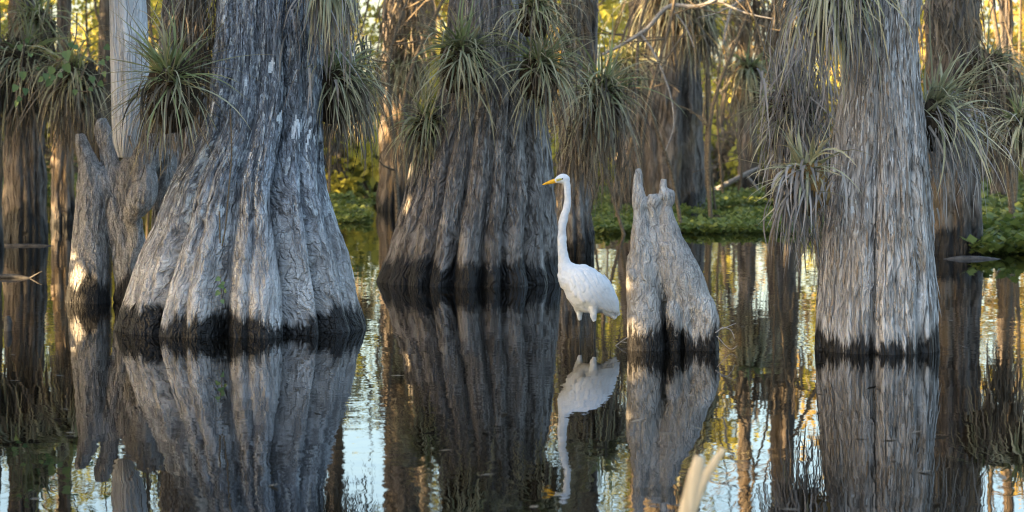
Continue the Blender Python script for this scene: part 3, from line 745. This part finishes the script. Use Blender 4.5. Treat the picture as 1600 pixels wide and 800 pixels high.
air_plant(842, 100, 15.75, 84, 'grey-green air plant at the upper right of the brown trunk with long hanging straps', 105, out=(.2, -.8, .1), green=110, grey=130, dry=70, spread=1.2, up=.4, droop=(.4, 1.5), width=.015, dry_len=1.15)
air_plant(668, 188, 16.1, 66, 'smaller green air plant low on the left shoulder of the brown trunk', 106, out=(-.5, -.7, .1), green=90, grey=110, dry=40, spread=1.2, up=.3, droop=(.6, 1.7), width=.015)
air_plant(835, 8, 15.7, 66, 'tangled green air plant at the top of the brown trunk, above the two larger ones', 107, out=(.2, -.7, .3), green=90, grey=100, dry=60, spread=1.1, up=.4, droop=(.4, 1.4), width=.014)
air_plant(938, 140, 17.8, 88, 'yellowish air plant above and right of the egret, broad leaves curving down like a fountain', 108, out=(0, -.7, .2), green=80, grey=120, dry=190, spread=1.05, up=.45, droop=(.6, 1.9), width=.018, dry_len=1.35)
air_plant(1305, -36, 11.15, 128, 'huge shaggy air plant of dead grey straps over the pale right trunk\'s top', 109, out=(-.3, -.8, -.1), green=15, grey=130, dry=260, spread=1.1, up=.1, droop=(.8, 2.3), mat_d='leaf_dead', width=.013, rootr=.35)
air_plant(1240, 165, 12.3, 82, 'dull grey air plant half hidden under the huge shaggy one, left of the pale trunk', 110, out=(-.5, -.7, .1), green=50, grey=120, dry=160, spread=1.1, up=.4, droop=(.4, 1.5), mat_d='leaf_dead', width=.013, rootr=.5, dry_len=1.25)
air_plant(1262, 270, 11.22, 78, 'sparse pale air plant with an orange root clump, low on the pale trunk\'s left', 111, out=(-.5, -.7, .25), green=40, grey=24, dry=170, spread=1.05, up=.25, droop=(.1, 1.0), mat_g='leaf_grey', mat_d='leaf_dead', width=.019, root_mat='fibre_orange', rootr=.42, dry_len=1.25)
air_plant(1460, 165, 11.6, 112, 'thin-leaved air plant with long leaves reaching right from the pale right trunk', 112, out=(.65, -.6, .15), green=40, grey=50, dry=130, spread=.9, up=.35, droop=(.4, 1.6), mat_g='leaf_grey', mat_d='leaf_dead', width=.013, rootr=.28, dry_len=1.0)

hanging(282, 340, -40, 235, 12.75, 420, 'brown tangle of dead straps down the left edge of the big blue-grey trunk', 201)
hanging(475, 540, -30, 150, 12.4, 110, 'grey dead straps hanging beside the crevice of the big trunk', 202, mat='leaf_dead', width=.011)
hanging(510, 570, 60, 260, 13.2, 260, 'dark brown curtain of dead leaves below the air plant right of the big trunk', 203)
hanging(1215, 1295, 60, 330, 12.1, 330, 'long grey curtain of dead leaves hanging left of the pale right trunk', 204, mat='leaf_dead')
hanging(1235, 1290, 290, 420, 11.5, 170, 'short grey fibres hanging under the orange root clump', 205, mat='leaf_dead', width=.006, jit=.03)
hanging(1450, 1505, 170, 325, 11.9, 200, 'grey curtain of dead leaves on the right side of the pale trunk', 206, mat='leaf_dead', width=.007)
hanging(880, 985, 130, 330, 18.3, 420, 'brown curtain of dead leaves hanging behind the egret head', 207)
hanging(225, 300, 170, 265, 13.9, 130, 'brown beard of dead leaves below the spiky green air plant', 208)

# ------------------------------------------------------------------ middle-distance cypresses
def bg_prof(base_y, xb0, xb1, xt0, xt1, flare=1.6):
    ys = np.linspace(-60, base_y, 9); u = np.linspace(0, 1, 9) ** flare
    return [(y, xt0 + (xb0 - xt0) * k, xt1 + (xb1 - xt1) * k) for y, k in zip(ys, u)]
def rand_grooves(seed, n=6):
    r = np.random.default_rng(seed)
    return [(-80 + 160 * (i + .5) / n + r.normal() * 6, .10 + .05 * r.random(), .1 + .12 * r.random(), .04 + .04 * r.random()) for i in range(n)]
BGT = [  # base y, base x0, x1, top x0, x1, label, seed
 (376, 2, 76, 14, 60, 'shaggy cypress at the far left with dead leaves hanging over its upper half', 31),
 (392, -46, 8, -40, -2, 'sunlit trunk cut off by the left edge of the photo', 32),
 (352, 78, 116, 92, 110, 'slim cypress with a gold-lit edge between the shaggy cypress and the knee cluster', 33),
 (447, 236, 330, 258, 322, 'dark trunk directly behind the spiky air plant and the dead white trunk', 34),
 (306, 504, 544, 508, 536, 'thin dark trunk just right of the big blue-grey tree', 35),
 (330, 590, 648, 600, 655, 'brown cypress with a golden upper trunk left of the broad brown one', 36),
 (402, 868, 926, 880, 906, 'dark trunk behind the egret neck', 37),
 (398, 902, 922, 904, 936, 'slim pale trunk rising out of the fountain-like air plant', 38),
 (330, 954, 1104, 985, 1092, 'large fluted cypress behind the three-fingered knee, gold light on its left face', 39),
 (300, 1152, 1186, 1153, 1172, 'dim trunk beyond the green floating plants', 40),
 (398, 1440, 1532, 1448, 1530, 'brown cypress with a black foot directly behind the pale right trunk', 41),
 (330, 1550, 1590, 1566, 1580, 'dim trunk near the right edge beyond the grass', 42),
 (318, 1196, 1250, 1205, 1240, 'dim trunk hidden behind the long grey curtain of dead leaves', 43),
]
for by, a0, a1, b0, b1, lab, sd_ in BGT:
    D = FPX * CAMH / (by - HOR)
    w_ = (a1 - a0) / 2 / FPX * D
    cypress(D + w_, bg_prof(by - 8, a0, a1, b0, b1), rand_grooves(sd_, 7 if a1 - a0 > 100 else 5), sd_, 'bark_far' if sd_ not in (34, 37) else 'bark_brown', lab, 'cypresses standing farther back', N=150, dz=.03, top=9.3 + sd_ % 3 * .5, crown=(2.3, 2400, .26), Rr=w_ * .7, strip=.018, strip_w=.09, strip_l=1.1, lump=.03, limbs=4)  # crowns unseen above the frame, enlarged to darken the background beneath

# air plants on the middle trunks, far plants share meshes
far_proto = []
def far_plant(px, py, D, rpx, label, seed, **kw):
    return air_plant(px, py, D, rpx, label, seed, group='air plants on the trunks farther back', width=kw.pop('width', .02), **kw)
far_plant(38, 92, 20.6, 95, 'big dark air plant on the far left trunk, dry leaves hanging in a thick skirt', 131, green=40, grey=110, dry=300, spread=1.1, droop=(.8, 2.2), dry_len=1.2, rootr=.5)
far_plant(118, 118, 20.2, 75, 'dark air plant left of the dead white trunk, behind the leafy vine', 132, green=50, grey=100, dry=260, spread=1.1, droop=(.8, 2.2), dry_len=1.3, rootr=.5)
far_plant(60, 30, 21.0, 70, 'shadowed air plant near the top left corner', 133, green=50, grey=90, dry=160, droop=(.7, 2.))
far_plant(1050, -25, 27.2, 95, 'wide shaggy air plant across the top of the large fluted cypress', 134, green=50, grey=170, dry=260, spread=1.4, droop=(.6, 1.9), dry_len=1.0, width=.026)
far_plant(1095, 35, 27.4, 62, 'dark air plant on the right shoulder of the large fluted cypress', 135, green=40, grey=110, dry=160, droop=(.8, 2.), width=.024)
far_plant(985, 95, 27.6, 55, 'gold-lit air plant on the left shoulder of the large fluted cypress', 136, green=50, grey=90, dry=120, width=.024)
far_plant(1540, 105, 18.9, 70, 'arching grey-leaved air plant on the trunk behind the pale one at the upper right', 137, out=(.6, -.6, .1), green=40, grey=110, dry=220, droop=(.8, 2.2), dry_len=1.5, rootr=.5)
far_plant(1596, 190, 15.5, 62, 'dark air plant cut off by the right edge', 138, green=30, grey=90, dry=140, droop=(.4, 1.5))
far_plant(632, 95, 27.5, 60, 'gold-lit air plant on the trunk left of the broad brown cypress', 139, green=50, grey=120, dry=160, droop=(.6, 1.8), width=.024)
far_plant(560, 150, 30, 48, 'small dim air plant between the blue-grey tree and the brown trunks', 140, green=50, grey=90, dry=90, width=.024)
far_plant(905, 200, 19, 60, 'drab air plant hanging just above the egret', 141, green=30, grey=90, dry=160, droop=(.9, 2.2), dry_len=1.3)
far_plant(1170, 110, 28, 60, 'dim air plant on the trunk beyond the green floating plants', 142, green=30, grey=110, dry=200, dry_len=1.3, width=.024, droop=(.9, 2.))
hanging(0, 80, 60, 210, 20.7, 320, 'thick brown curtain of dead leaves on the far left trunk', 211, width=.014)
hanging(85, 160, 90, 260, 20.3, 260, 'brown curtain of dead leaves left of the dead white trunk', 212, width=.013)
hanging(1535, 1590, 110, 290, 18.7, 330, 'dark brown curtain of dead leaves at the right, above the grass', 213, width=.013)
hanging(1040, 1100, 0, 120, 27.3, 120, 'brown dead leaves hanging down the large fluted cypress', 214, width=.018)
hanging(1440, 1530, -30, 130, 18.8, 260, 'brown strands hanging on the trunk behind the pale one', 215, width=.013)
hanging(600, 660, -20, 200, 27.4, 300, 'golden brown dead leaves covering the trunk left of the broad brown cypress', 216, width=.018)

hanging(1140, 1200, -30, 190, 33, 260, 'dim brown curtain of dead leaves on the trunk beyond the floating plants', 217, width=.02)
hanging(1195, 1250, 0, 210, 30, 260, 'dim brown strands behind the long grey curtain of dead leaves', 218, width=.02)
hanging(498, 545, -30, 170, 32, 220, 'dark strands on the thin trunk right of the big blue-grey tree', 219, width=.02)
hanging(870, 915, -20, 120, 19, 200, 'drab strands beside the slim pale trunk above the egret', 220, width=.014)
# ------------------------------------------------------------------ floating plants and grass at the bank
def floating():
    rs = np.random.default_rng(77)
    def bed(name, regions, n, size, mat, lab, cat, hgt):
        Vs = []
        pts = []
        tot = sum((r[1] - r[0]) * (r[3] - r[2]) for r in regions)
        for (y0, y1, x0, x1) in regions:
            k = int(n * (y1 - y0) * (x1 - x0) / tot)
            py = y0 + (y1 - y0) * rs.random(k); D = FPX * CAMH / (py - HOR)
            px = x0 + (x1 - x0) * rs.random(k)
            X = (px - 800) / FPX * D
            keep = fbm(X * .6, D * .35, 3.1, 3) > -.22
            keep &= (np.abs((px - (x0 + x1) / 2) / ((x1 - x0) / 2)) + .35 * perlin(px * .03, py * .08, 1.) < .95)
            pts.append(np.stack([X, D, np.zeros(k)], -1)[keep])
        p = np.concatenate(pts); k = len(p)
        z = hgt * rs.random(k) ** 1.5 * (.5 + .5 * (fbm(p[:, 0] * 1.3, p[:, 1] * .9, 4.2, 2) > 0)) + bank_h(p[:, 0], p[:, 1]).clip(0)
        p[:, 2] = z + .008
        a = rs.random(k) * 2 * PI; el = .2 + .6 * rs.random(k)
        tdir = np.stack([np.cos(a) * np.cos(el), np.sin(a) * np.cos(el), np.sin(el)], -1)
        b = np.stack([-np.sin(a), np.cos(a), 0 * a], -1)
        L = size * (.6 + .8 * rs.random(k))[:, None]; W_ = L * .42
        V = np.stack([p, p + tdir * L * .5 + b * W_, p + tdir * L, p + tdir * L * .5 - b * W_], 1).reshape(-1, 3)
        o = mobj(name, V, np.arange(4 * k).reshape(-1, 4), M[mat], None, {'rnd': np.repeat(rs.random(k), 4), 'along': np.zeros(4 * k)}, smooth=False)
        tag(o, lab, cat, kind='stuff')
    bed('floating_plants', [(296, 366, 900, 1300), (262, 312, 505, 620), (312, 352, 500, 580), (290, 350, 1180, 1240)], 44000, .062, 'float', 'bed of low green floating plants on the water behind the three-fingered knee', 'water plants', .07)
    bed('bank_grass', [(282, 400, 1500, 1680), (255, 300, 1120, 1700), (262, 300, -60, 180)], 30000, .09, 'float', 'tall green water weeds at the right edge beyond the pale trunk', 'water weeds', .22)
floating()

# ------------------------------------------------------------------ the sunlit wood behind
rsw = np.random.default_rng(5)
def wood_tree(seed, H, crown_lo, n, leaf, mat, rad=1.6, clumps=9, trunk_r=.09):
    rs = np.random.default_rng(seed)
    parts = []
    top = np.array([rs.normal() * .4, rs.normal() * .4, H])
    path = spline([np.array([0, 0, -.4]), np.array([rs.normal() * .12, rs.normal() * .12, H * .35]), np.array([rs.normal() * .3, rs.normal() * .3, H * .7]), top], 14)
    trunk = tube_arrays(path, np.linspace(trunk_r * 1.3, trunk_r * .25, 14), 9)
    cs, rr = [], []
    for k in range(clumps):
        f = crown_lo + (1 - crown_lo) * (k + rs.random()) / clumps
        b = path[min(int(f * 13), 13)]; a = rs.random() * 2 * PI
        L = rad * (.35 + .75 * rs.random()) * (1.15 - .5 * f)
        e = b + np.array([math.cos(a) * L, math.sin(a) * L, L * (.1 + .35 * rs.random())])
        parts.append(tube_arrays(spline([b, (b + e) / 2 + np.array([0, 0, .1 * L]), e], 6), np.linspace(trunk_r * .4, .008, 6), 6))
        s = rad * (.3 + .35 * rs.random())
        cs.append(e); rr.append((s, s, s * (.5 + .35 * rs.random())))
    A = leaf_cloud(rs, cs, rr, n, leaf)
    me = [mesh_data('trunk', trunk[0], [trunk[1], trunk[2]], M['bark_wood'], {'bark': trunk[0], 'ridge': np.full(len(trunk[0]), .5)}),
          mesh_data('crown', A[0], A[1], M[mat], A[2], smooth=False)]
    me += [mesh_data('limb', Vl, [Ql, Tl], M['bark_wood'], {'bark': Vl, 'ridge': np.full(len(Vl), .5)}) for Vl, Ql, Tl in parts]
    return me
KINDS = [
 ('bushy_tree', 'low yellow-green bushy tree in the sunlit wood behind the cypresses', [wood_tree(s, 4.5, .12, 1700, .15, 'wood_leaf_a', 1.7, 12, .05) for s in (301, 302, 303)]),
 ('golden_tree', 'golden-leaved tree in the sunlit wood behind the cypresses', [wood_tree(s, 6.5, .15, 1700, .15, 'wood_leaf_b', 1.7, 13, .08) for s in (311, 312)]),
 ('tall_tree', 'tall slim olive-leaved tree in the wood behind the cypresses', [wood_tree(s, 14., .42, 1300, .17, 'wood_leaf_c', 2.2, 14, .15) for s in (321, 322, 323)]),
]
def place_wood(kind, X, Y, s, rz):
    name, lab, vs = KINDS[kind]
    me = vs[int(rsw.integers(len(vs)))]
    t = empty(name, (X, Y, float(max(bank_h(np.array(X), np.array(Y)), -.05))), lab, 'tree', 'trees of the sunlit wood')
    t.rotation_euler = (0, 0, rz); t.scale = (s, s, s)
    for nm, m in zip(['trunk', 'crown'] + ['limb'] * 30, me): obj(nm, m, t)
# gaps: columns of the picture where the sky shows through between the crowns
GAPS = [(573, 40), (545, 14), (20, 14), (105, 18), (1140, 34), (955, 28), (1250, 20), (1560, 32), (640, 10), (1215, 14)]
cnt = 0
for i in range(400):
    Y = 42 + 46 * rsw.random(); px = -120 + 1840 * rsw.random()
    X = (px - 800) / FPX * Y
    if cnt >= 85: break
    kind = int(rsw.choice(3, p=[.45, .35, .2]))
    if any(abs(px - g) < h + (18 if kind != 2 else 8) for g, h in GAPS) and (rsw.random() < .93 or abs(px - 573) < 60): continue
    place_wood(kind, X, Y, .75 + .5 * rsw.random(), rsw.random() * 6.28); cnt += 1
# bare slim stems and lianas between the trunks
def sapling(px, D, H, seed, r=.018):
    rs = np.random.default_rng(seed)
    b = P(px, 0, D); b[2] = -.2
    w_ = H * .035
    pts = spline([b, b + np.array([rs.normal() * w_, rs.normal() * w_, H * .35]), b + np.array([rs.normal() * w_ * 2, rs.normal() * w_, H * .7]), b + np.array([rs.normal() * w_ * 3, rs.normal() * w_, H])], 18)
    t = empty('sapling', (b[0], b[1], 0), 'thin bare stem among the dim trunks in the background', 'sapling', 'thin stems in the background')
    s = tube_arrays(pts, np.linspace(r, r * .4, 18), 7)
    mobj('stem', s[0], [s[1], s[2]], M['stem'], t)
    parts = []
    for k in range(5):
        i = int(rs.integers(5, 17)); a = rs.random() * 2 * PI; L = .3 + .6 * rs.random()
        e = pts[i] + np.array([math.cos(a) * L, math.sin(a) * L * .5, L * (rs.random() - .3)])
        Vt, Qt, Tt = tube_arrays(spline([pts[i], (pts[i] + e) / 2 + rs.normal(size=3) * .06, e], 7), np.linspace(r * .4, .003, 7), 5)
        mobj('twig', Vt, [Qt, Tt], M['stem'], t)
for i in range(120):
    D = 21 + 24 * rsw.random(); px = rsw.random() * 1600
    if abs(px - 575) < 26 or px < 170: continue
    sapling(px, D, 2.2 + 3.5 * rsw.random(), 400 + i, .012 + .022 * rsw.random())
# low brush on the bank
def brush(seed, n=900):
    rs = np.random.default_rng(seed)
    cs = [rs.normal(size=3) * np.array([.6, .4, .25]) + np.array([0, 0, .55]) for _ in range(7)]
    return leaf_cloud(rs, cs, [(.4, .35, .35)] * 7, n, .12), [tube_arrays(spline([np.array([0, 0, -.1]), c * .5, c], 6), np.linspace(.02, .005, 6), 5) for c in cs]
BR = []
for s, mt in ((501, 'wood_leaf_c'), (502, 'wood_leaf_c'), (503, 'wood_leaf_a'), (504, 'leaf_dry'), (505, 'leaf_dry')):
    A, st = brush(s)
    BR.append((mesh_data('leaves', A[0], A[1], M[mt], A[2], smooth=False), [mesh_data('stem', a_, [b_, c_], M['stem']) for a_, b_, c_ in st]))
for i in range(80):
    Y = 35 + 16 * rsw.random(); px = -40 + 1700 * rsw.random(); X = (px - 800) / FPX * Y
    t = empty('bush', (X, Y, float(max(bank_h(np.array(X), np.array(Y)), 0))), None, 'bush')
    s = .6 + .7 * rsw.random(); t.scale = (s, s, s * (.8 + .5 * rsw.random())); t.rotation_euler = (0, 0, rsw.random() * 6)
    bi = int(rsw.integers(5)); m = BR[bi]; obj('leaves', m[0], t)
    tag(t, 'brown dead brush on the far bank under the trees' if bi > 2 else 'low dull green bush on the far bank under the trees', None, 'dead brush on the far bank' if bi > 2 else 'bushes on the far bank')
    for q in m[1]: obj('stem', q, t)

# unseen leafy wood left of the frame, clumps placed to shade the foreground
def shade_wood():
    rs = np.random.default_rng(9)
    cs, rr = [], []; tr = []
    h = np.array([sd[0], sd[1]]) / math.hypot(sd[0], sd[1]); tn = math.tan(SUN_EL)
    for k in range(420):                                            # toward the sun from points of the foreground
        tx = -3.8 + 7.6 * rs.random(); ty = 3.5 + 15 * rs.random(); tz = -.1 + 4.6 * rs.random()
        dist = (tx + 6.2 + 3 * rs.random()) / -h[0]
        cs.append(np.array([tx + h[0] * dist, ty + h[1] * dist, tz + tn * dist])); rr.append((.85, .85, .6))
    n1 = len(cs)
    for k in range(640):                                            # lower belt that shades the feet of the farther trunks
        ty = 19 + 45 * rs.random() ** 1.1; tx = (-.30 + .56 * rs.random()) * ty; tz = -.1 + (1.5 if ty < 40 else .7) * rs.random()
        dist = (tx + .24 * ty + 3.5 + 3 * rs.random()) / -h[0]
        cs.append(np.array([tx + h[0] * dist, ty + h[1] * dist, tz + tn * dist])); rr.append((1.0, 1.0, .38))
    A = list(leaf_cloud(rs, cs, rr, 215000, .22))
    p = A[0].reshape(-1, 4, 3).mean(1); keep = np.ones(len(p), bool)
    for hx, hy, hD, hr in ((1304, 220, 11.4, .07), (1338, 325, 11.2, .03), (1300, 160, 11.4, .05), (652, 262, 16.3, .12), (630, 320, 16.1, .10), (985, 440, 11.4, .06), (988, 520, 11.4, .06), (998, 280, 11.4, .03), (214, 318, 14.0, .10), (300, 40, 12.6, .05), (1030, 140, 28.4, .34), (1012, 95, 28.4, .28), (1045, 195, 28.3, .2), (975, 130, 28.6, .2), (625, 70, 29, .45), (612, 150, 29, .2), (1458, 90, 19.2, .12), (1452, 150, 19.2, .1), (1130, 303, 36, .3), (1165, 303, 36, .35), (1205, 304, 36, .3), (20, 110, 20.8, .2), (10, 240, 21.3, .14), (660, 60, 27, .3)):
        q = p - P(hx, hy, hD); al = q @ sd; keep &= (np.linalg.norm(q - al[:, None] * sd, axis=1) > hr + .03)   # leaves removed along sun rays to place sun patches
    kk = np.repeat(keep, 4); A[0] = A[0][kk]; A[2] = {a: b[kk] for a, b in A[2].items()}; A[1] = np.arange(len(A[0])).reshape(-1, 4)
    for k in range(40):
        c = cs[k * 6]
        tr.append(tube_arrays(spline([np.array([c[0], c[1], -.3]), np.array([c[0] + .1, c[1], c[2] * .5]), c], 8), np.linspace(.12, .04, 8), 8))
    V2, F2 = join(tr)
    V = np.concatenate([A[0], V2]); F = [A[1], F2[0] + len(A[0]), F2[1] + len(A[0])]
    me = mesh_data('shading_wood', V, F, M['wood_leaf_c'], {'rnd': np.concatenate([A[2]['rnd'], np.zeros(len(V2))]), 'along': np.zeros(len(V))}, smooth=False)
    tag(obj('shading_wood', me), 'unseen leafy wood along the left side, its clumps placed to shade the scene', 'wood', kind='stuff')
shade_wood()

# ------------------------------------------------------------------ small things
def stick(name, rows, D, mat, label, cat, twigs=None, N=9, group=None):
    V, Q, T = px_tube(rows, D, N)
    parts = [(V, Q, T)] + [px_tube(r, D, 6) for r in (twigs or [])]
    V, F = join(parts)
    c = V.mean(0)
    o = obj(name, mesh_data(name, V - c, F, M[mat])); o.location = tuple(c)
    return tag(o, label, cat, group)
stick('fallen_branch', [(-20, 386, 3.5), (30, 384, 3), (70, 385, 3), (112, 391, 2)], 20.9, 'wet_log', 'long thin fallen branch lying on the water in front of the far left trunk', 'branch')
stick('fallen_branch', [(-10, 433, 3), (20, 432, 4), (45, 437, 4), (75, 446, 2)], 16.6, 'wet_log', 'dark crooked branch half sunk at the left edge below the long thin one', 'branch', [[(45, 436, 2), (58, 428, 1.2), (66, 424, .7)]])
stick('floating_log', [(1468, 409, 3), (1500, 405, 5), (1540, 406, 5), (1575, 411, 4), (1600, 414, 2)], 18.9, 'wet_log', 'dark log floating at the right edge behind the pale trunk', 'log', [[(1500, 408, 1.5), (1550, 414, 1.3), (1590, 418, .8)]])
stick('fallen_branch', [(505, 338, 2.5), (540, 332, 3), (575, 322, 2)], 29, 'wet_log', 'fallen branch on the far water between the big trunk and the broad brown one', 'branch')
stick('fallen_branch', [(1080, 318, 3), (1120, 296, 4), (1165, 272, 3.5), (1185, 262, 2)], 36, 'twig_grey', 'leaning broken branch beyond the green floating plants', 'branch', [[(1165, 272, 2), (1180, 290, 2), (1186, 300, 2)]])
stick('small_stump', [(11, 494, 4), (13, 505, 6.5), (12, 520, 6), (13, 545, 7)], 12.4, 'bark_snag' if 'bark_snag' in M else 'wet_log', 'small dark stub poking from the water at the left edge', 'stump')
stick('bare_branch', [(1160, -30, 4), (1100, 8, 3.4), (1045, 10, 3.4), (1010, 45, 3.2), (960, 76, 2.4), (905, 100, 1.5)], 22, 'twig_grey', 'pale bare branch reaching down left across the large fluted cypress', 'branch',
      [[(1000, 52, 2), (1020, 80, 1.8), (1038, 120, 1.5), (1050, 160, 1.3), (1052, 200, 1.1), (1040, 235, .8)], [(1045, 10, 1.6), (1070, 40, 1.2), (1085, 75, .8)], [(1120, 0, 2), (1165, 20, 1.6), (1210, 30, 1)]])
stick('bare_branch', [(1210, -20, 2.6), (1150, 5, 2.4), (1135, 40, 1.8), (1130, 70, 1.4)], 24, 'twig_grey', 'short grey twig hanging at the top centre right', 'branch', [[(1150, 5, 1.4), (1120, 20, 1), (1090, 28, .6)]])
stick('dry_twig', [(1118, 520, 1.2), (1130, 512, 1), (1142, 516, .7), (1148, 530, .6)], 11.3, 'twig_grey', 'thin twig curling over the water against the three-fingered knee', 'twig', [[(1128, 514, .7), (1150, 505, .5)], [(1120, 525, .7), (1140, 545, .5), (1152, 540, .4)]], 6)
stick('dry_twig', [(962, 540, .9), (976, 530, .9), (990, 522, .7)], 11.6, 'twig_grey', 'thin twig in the water between the egret and the knee', 'twig', [[(970, 534, .7), (984, 536, .5)]], 6)
def flotsam():
    rs = np.random.default_rng(31); n = 70
    py = 470 + 330 * rs.random(n) ** 1.2; D = FPX * CAMH / (py - HOR); X = (1600 * rs.random(n) - 800) / FPX * D
    p = np.stack([X, D, np.full(n, .004)], -1); a = rs.random(n) * 6.28; L = (.012 + .03 * rs.random(n))[:, None]
    u = np.stack([np.cos(a), np.sin(a), .15 * rs.normal(size=n)], -1); v = np.stack([-np.sin(a), np.cos(a), .2 * rs.random(n)], -1)
    V = np.stack([p - u * L, p + v * L * .4, p + u * L, p - v * L * .3], 1).reshape(-1, 3)
    tag(mobj('floating_leaves', V, np.arange(4 * n).reshape(-1, 4), M['leaf_dry'], None, {'rnd': np.repeat(rs.random(n), 4), 'along': np.zeros(4 * n)}), 'scattered specks of dead leaf floating on the dark water', 'dead leaves', kind='stuff')
flotsam()
# pale broken reed close to the lens
def reed():
    D = 5.0
    a = px_tube([(1036, 960, 14), (1059, 860, 13.5), (1077, 785, 13), (1086, 745, 12), (1091, 724, 10), (1093, 713, 8)], D, 14)
    b = px_tube([(1070, 830, 9), (1092, 768, 8.5), (1104, 742, 7.5), (1118, 720, 6.5), (1131, 701, 5)], D, 12)
    for q in (a, b): q[0][:, 1] = D + (q[0][:, 1] - D) * .5
    V, F = join([a, b]); c = np.array([V[:, 0].mean(), D, 0])
    V = V.copy(); low = V[:, 2] < P(0, 955, D)[2]; V[low, 2] -= .2
    o = obj('broken_reed', mesh_data('broken_reed', V - c, F, M['reed'])); o.location = tuple(c)
    tag(o, 'pale broken reed with a split top, out of focus at the bottom edge', 'reed')
reed()
# leaves on stems
def leafy_stem(label, D, stems, leaves, size, seed, name='climbing_vine', cat='vine', r=1.0):
    rs = np.random.default_rng(seed)
    ps = [px_tube([(x, y, r) for x, y in s], D, 6) for s in stems]
    V, F = join(ps); c = P(stems[0][0][0], stems[0][0][1], D)
    t = empty(name, tuple(c), label, cat)
    mobj('stem', V, F, M['stem'], t)
    Vs, Fs, rn, off = [], [], [], 0
    for (x, y, s) in leaves:
        p = P(x, y, D) + np.array([0, -.02 * rs.random(), 0]); L = size * s / FPX * D
        a = -PI / 2 + rs.normal() * .7; tl_ = np.array([math.cos(a), rs.normal() * .35 - .15, math.sin(a)]); tl_ /= np.linalg.norm(tl_)
        nr = np.array([rs.normal() * .3, -1, .35 + rs.normal() * .3]); b = np.cross(tl_, nr); b /= np.linalg.norm(b); nr = np.cross(b, tl_)
        pr = [(0, 0), (-.06, .2), (.1, .42), (.35, .42), (.65, .26), (1, 0)]
        mid = [p + tl_ * L * max(q[0], 0) for q in pr]
        up_ = [p + tl_ * L * q[0] + b * L * q[1] + nr * L * q[1] * .3 for q in pr]; dn = [p + tl_ * L * q[0] - b * L * q[1] + nr * L * q[1] * .3 for q in pr]
        Vs += up_ + mid + dn
        for i in range(5):
            Fs += [(off + i, off + i + 1, off + 7 + i, off + 6 + i), (off + 6 + i, off + 7 + i, off + 13 + i, off + 12 + i)]
        off += 18; rn += [rs.random()] * 18
    mobj('leaves', np.array(Vs), np.array(Fs), M['vine_leaf'], t, {'rnd': np.array(rn), 'along': np.zeros(len(Vs))})
leafy_stem('green-leaved vine dangling in front of the dark air plants at the upper left', 17.5,
           [[(120, 20), (118, 60), (100, 90), (60, 110), (30, 160), (28, 175)], [(100, 90), (85, 110), (75, 135)], [(165, 50), (165, 80), (160, 110), (145, 140), (118, 142)], [(40, 55), (35, 90), (30, 130)]],
           [(104, 80, 1.3), (103, 100, 1.2), (83, 105, 1.1), (72, 115, .9), (80, 125, 1), (68, 122, .8), (92, 115, .7), (85, 118, .8), (32, 70, .8), (36, 112, 1), (26, 133, .9), (40, 138, .9), (28, 158, .8), (33, 152, .7), (110, 67, .7), (122, 75, .8), (165, 72, .9), (158, 95, .8), (163, 112, .7), (155, 128, .8), (143, 120, .9), (118, 140, .7), (140, 138, .6), (60, 105, .5), (42, 60, .6), (170, 88, .6), (48, 84, .7)], 14, 61)
leafy_stem('small green sprig rooted in the middle groove of the big blue-grey trunk', 12.02, [[(347, 472), (346, 450), (344, 432)]], [(344, 434, .9), (350, 446, 1.1), (343, 455, 1), (354, 452, .9), (347, 468, .8), (350, 440, .7)], 10, 62, 'leafy_sprig', 'sprig', .6)
leafy_stem('bare climbing vine stem lying against the left groove of the big blue-grey trunk', 11.98, [[(360, 170), (362, 240), (358, 290), (353, 350), (347, 385)], [(343, 330), (344, 380)]], [(347, 378, .4)], 6, 63, r=1.2)
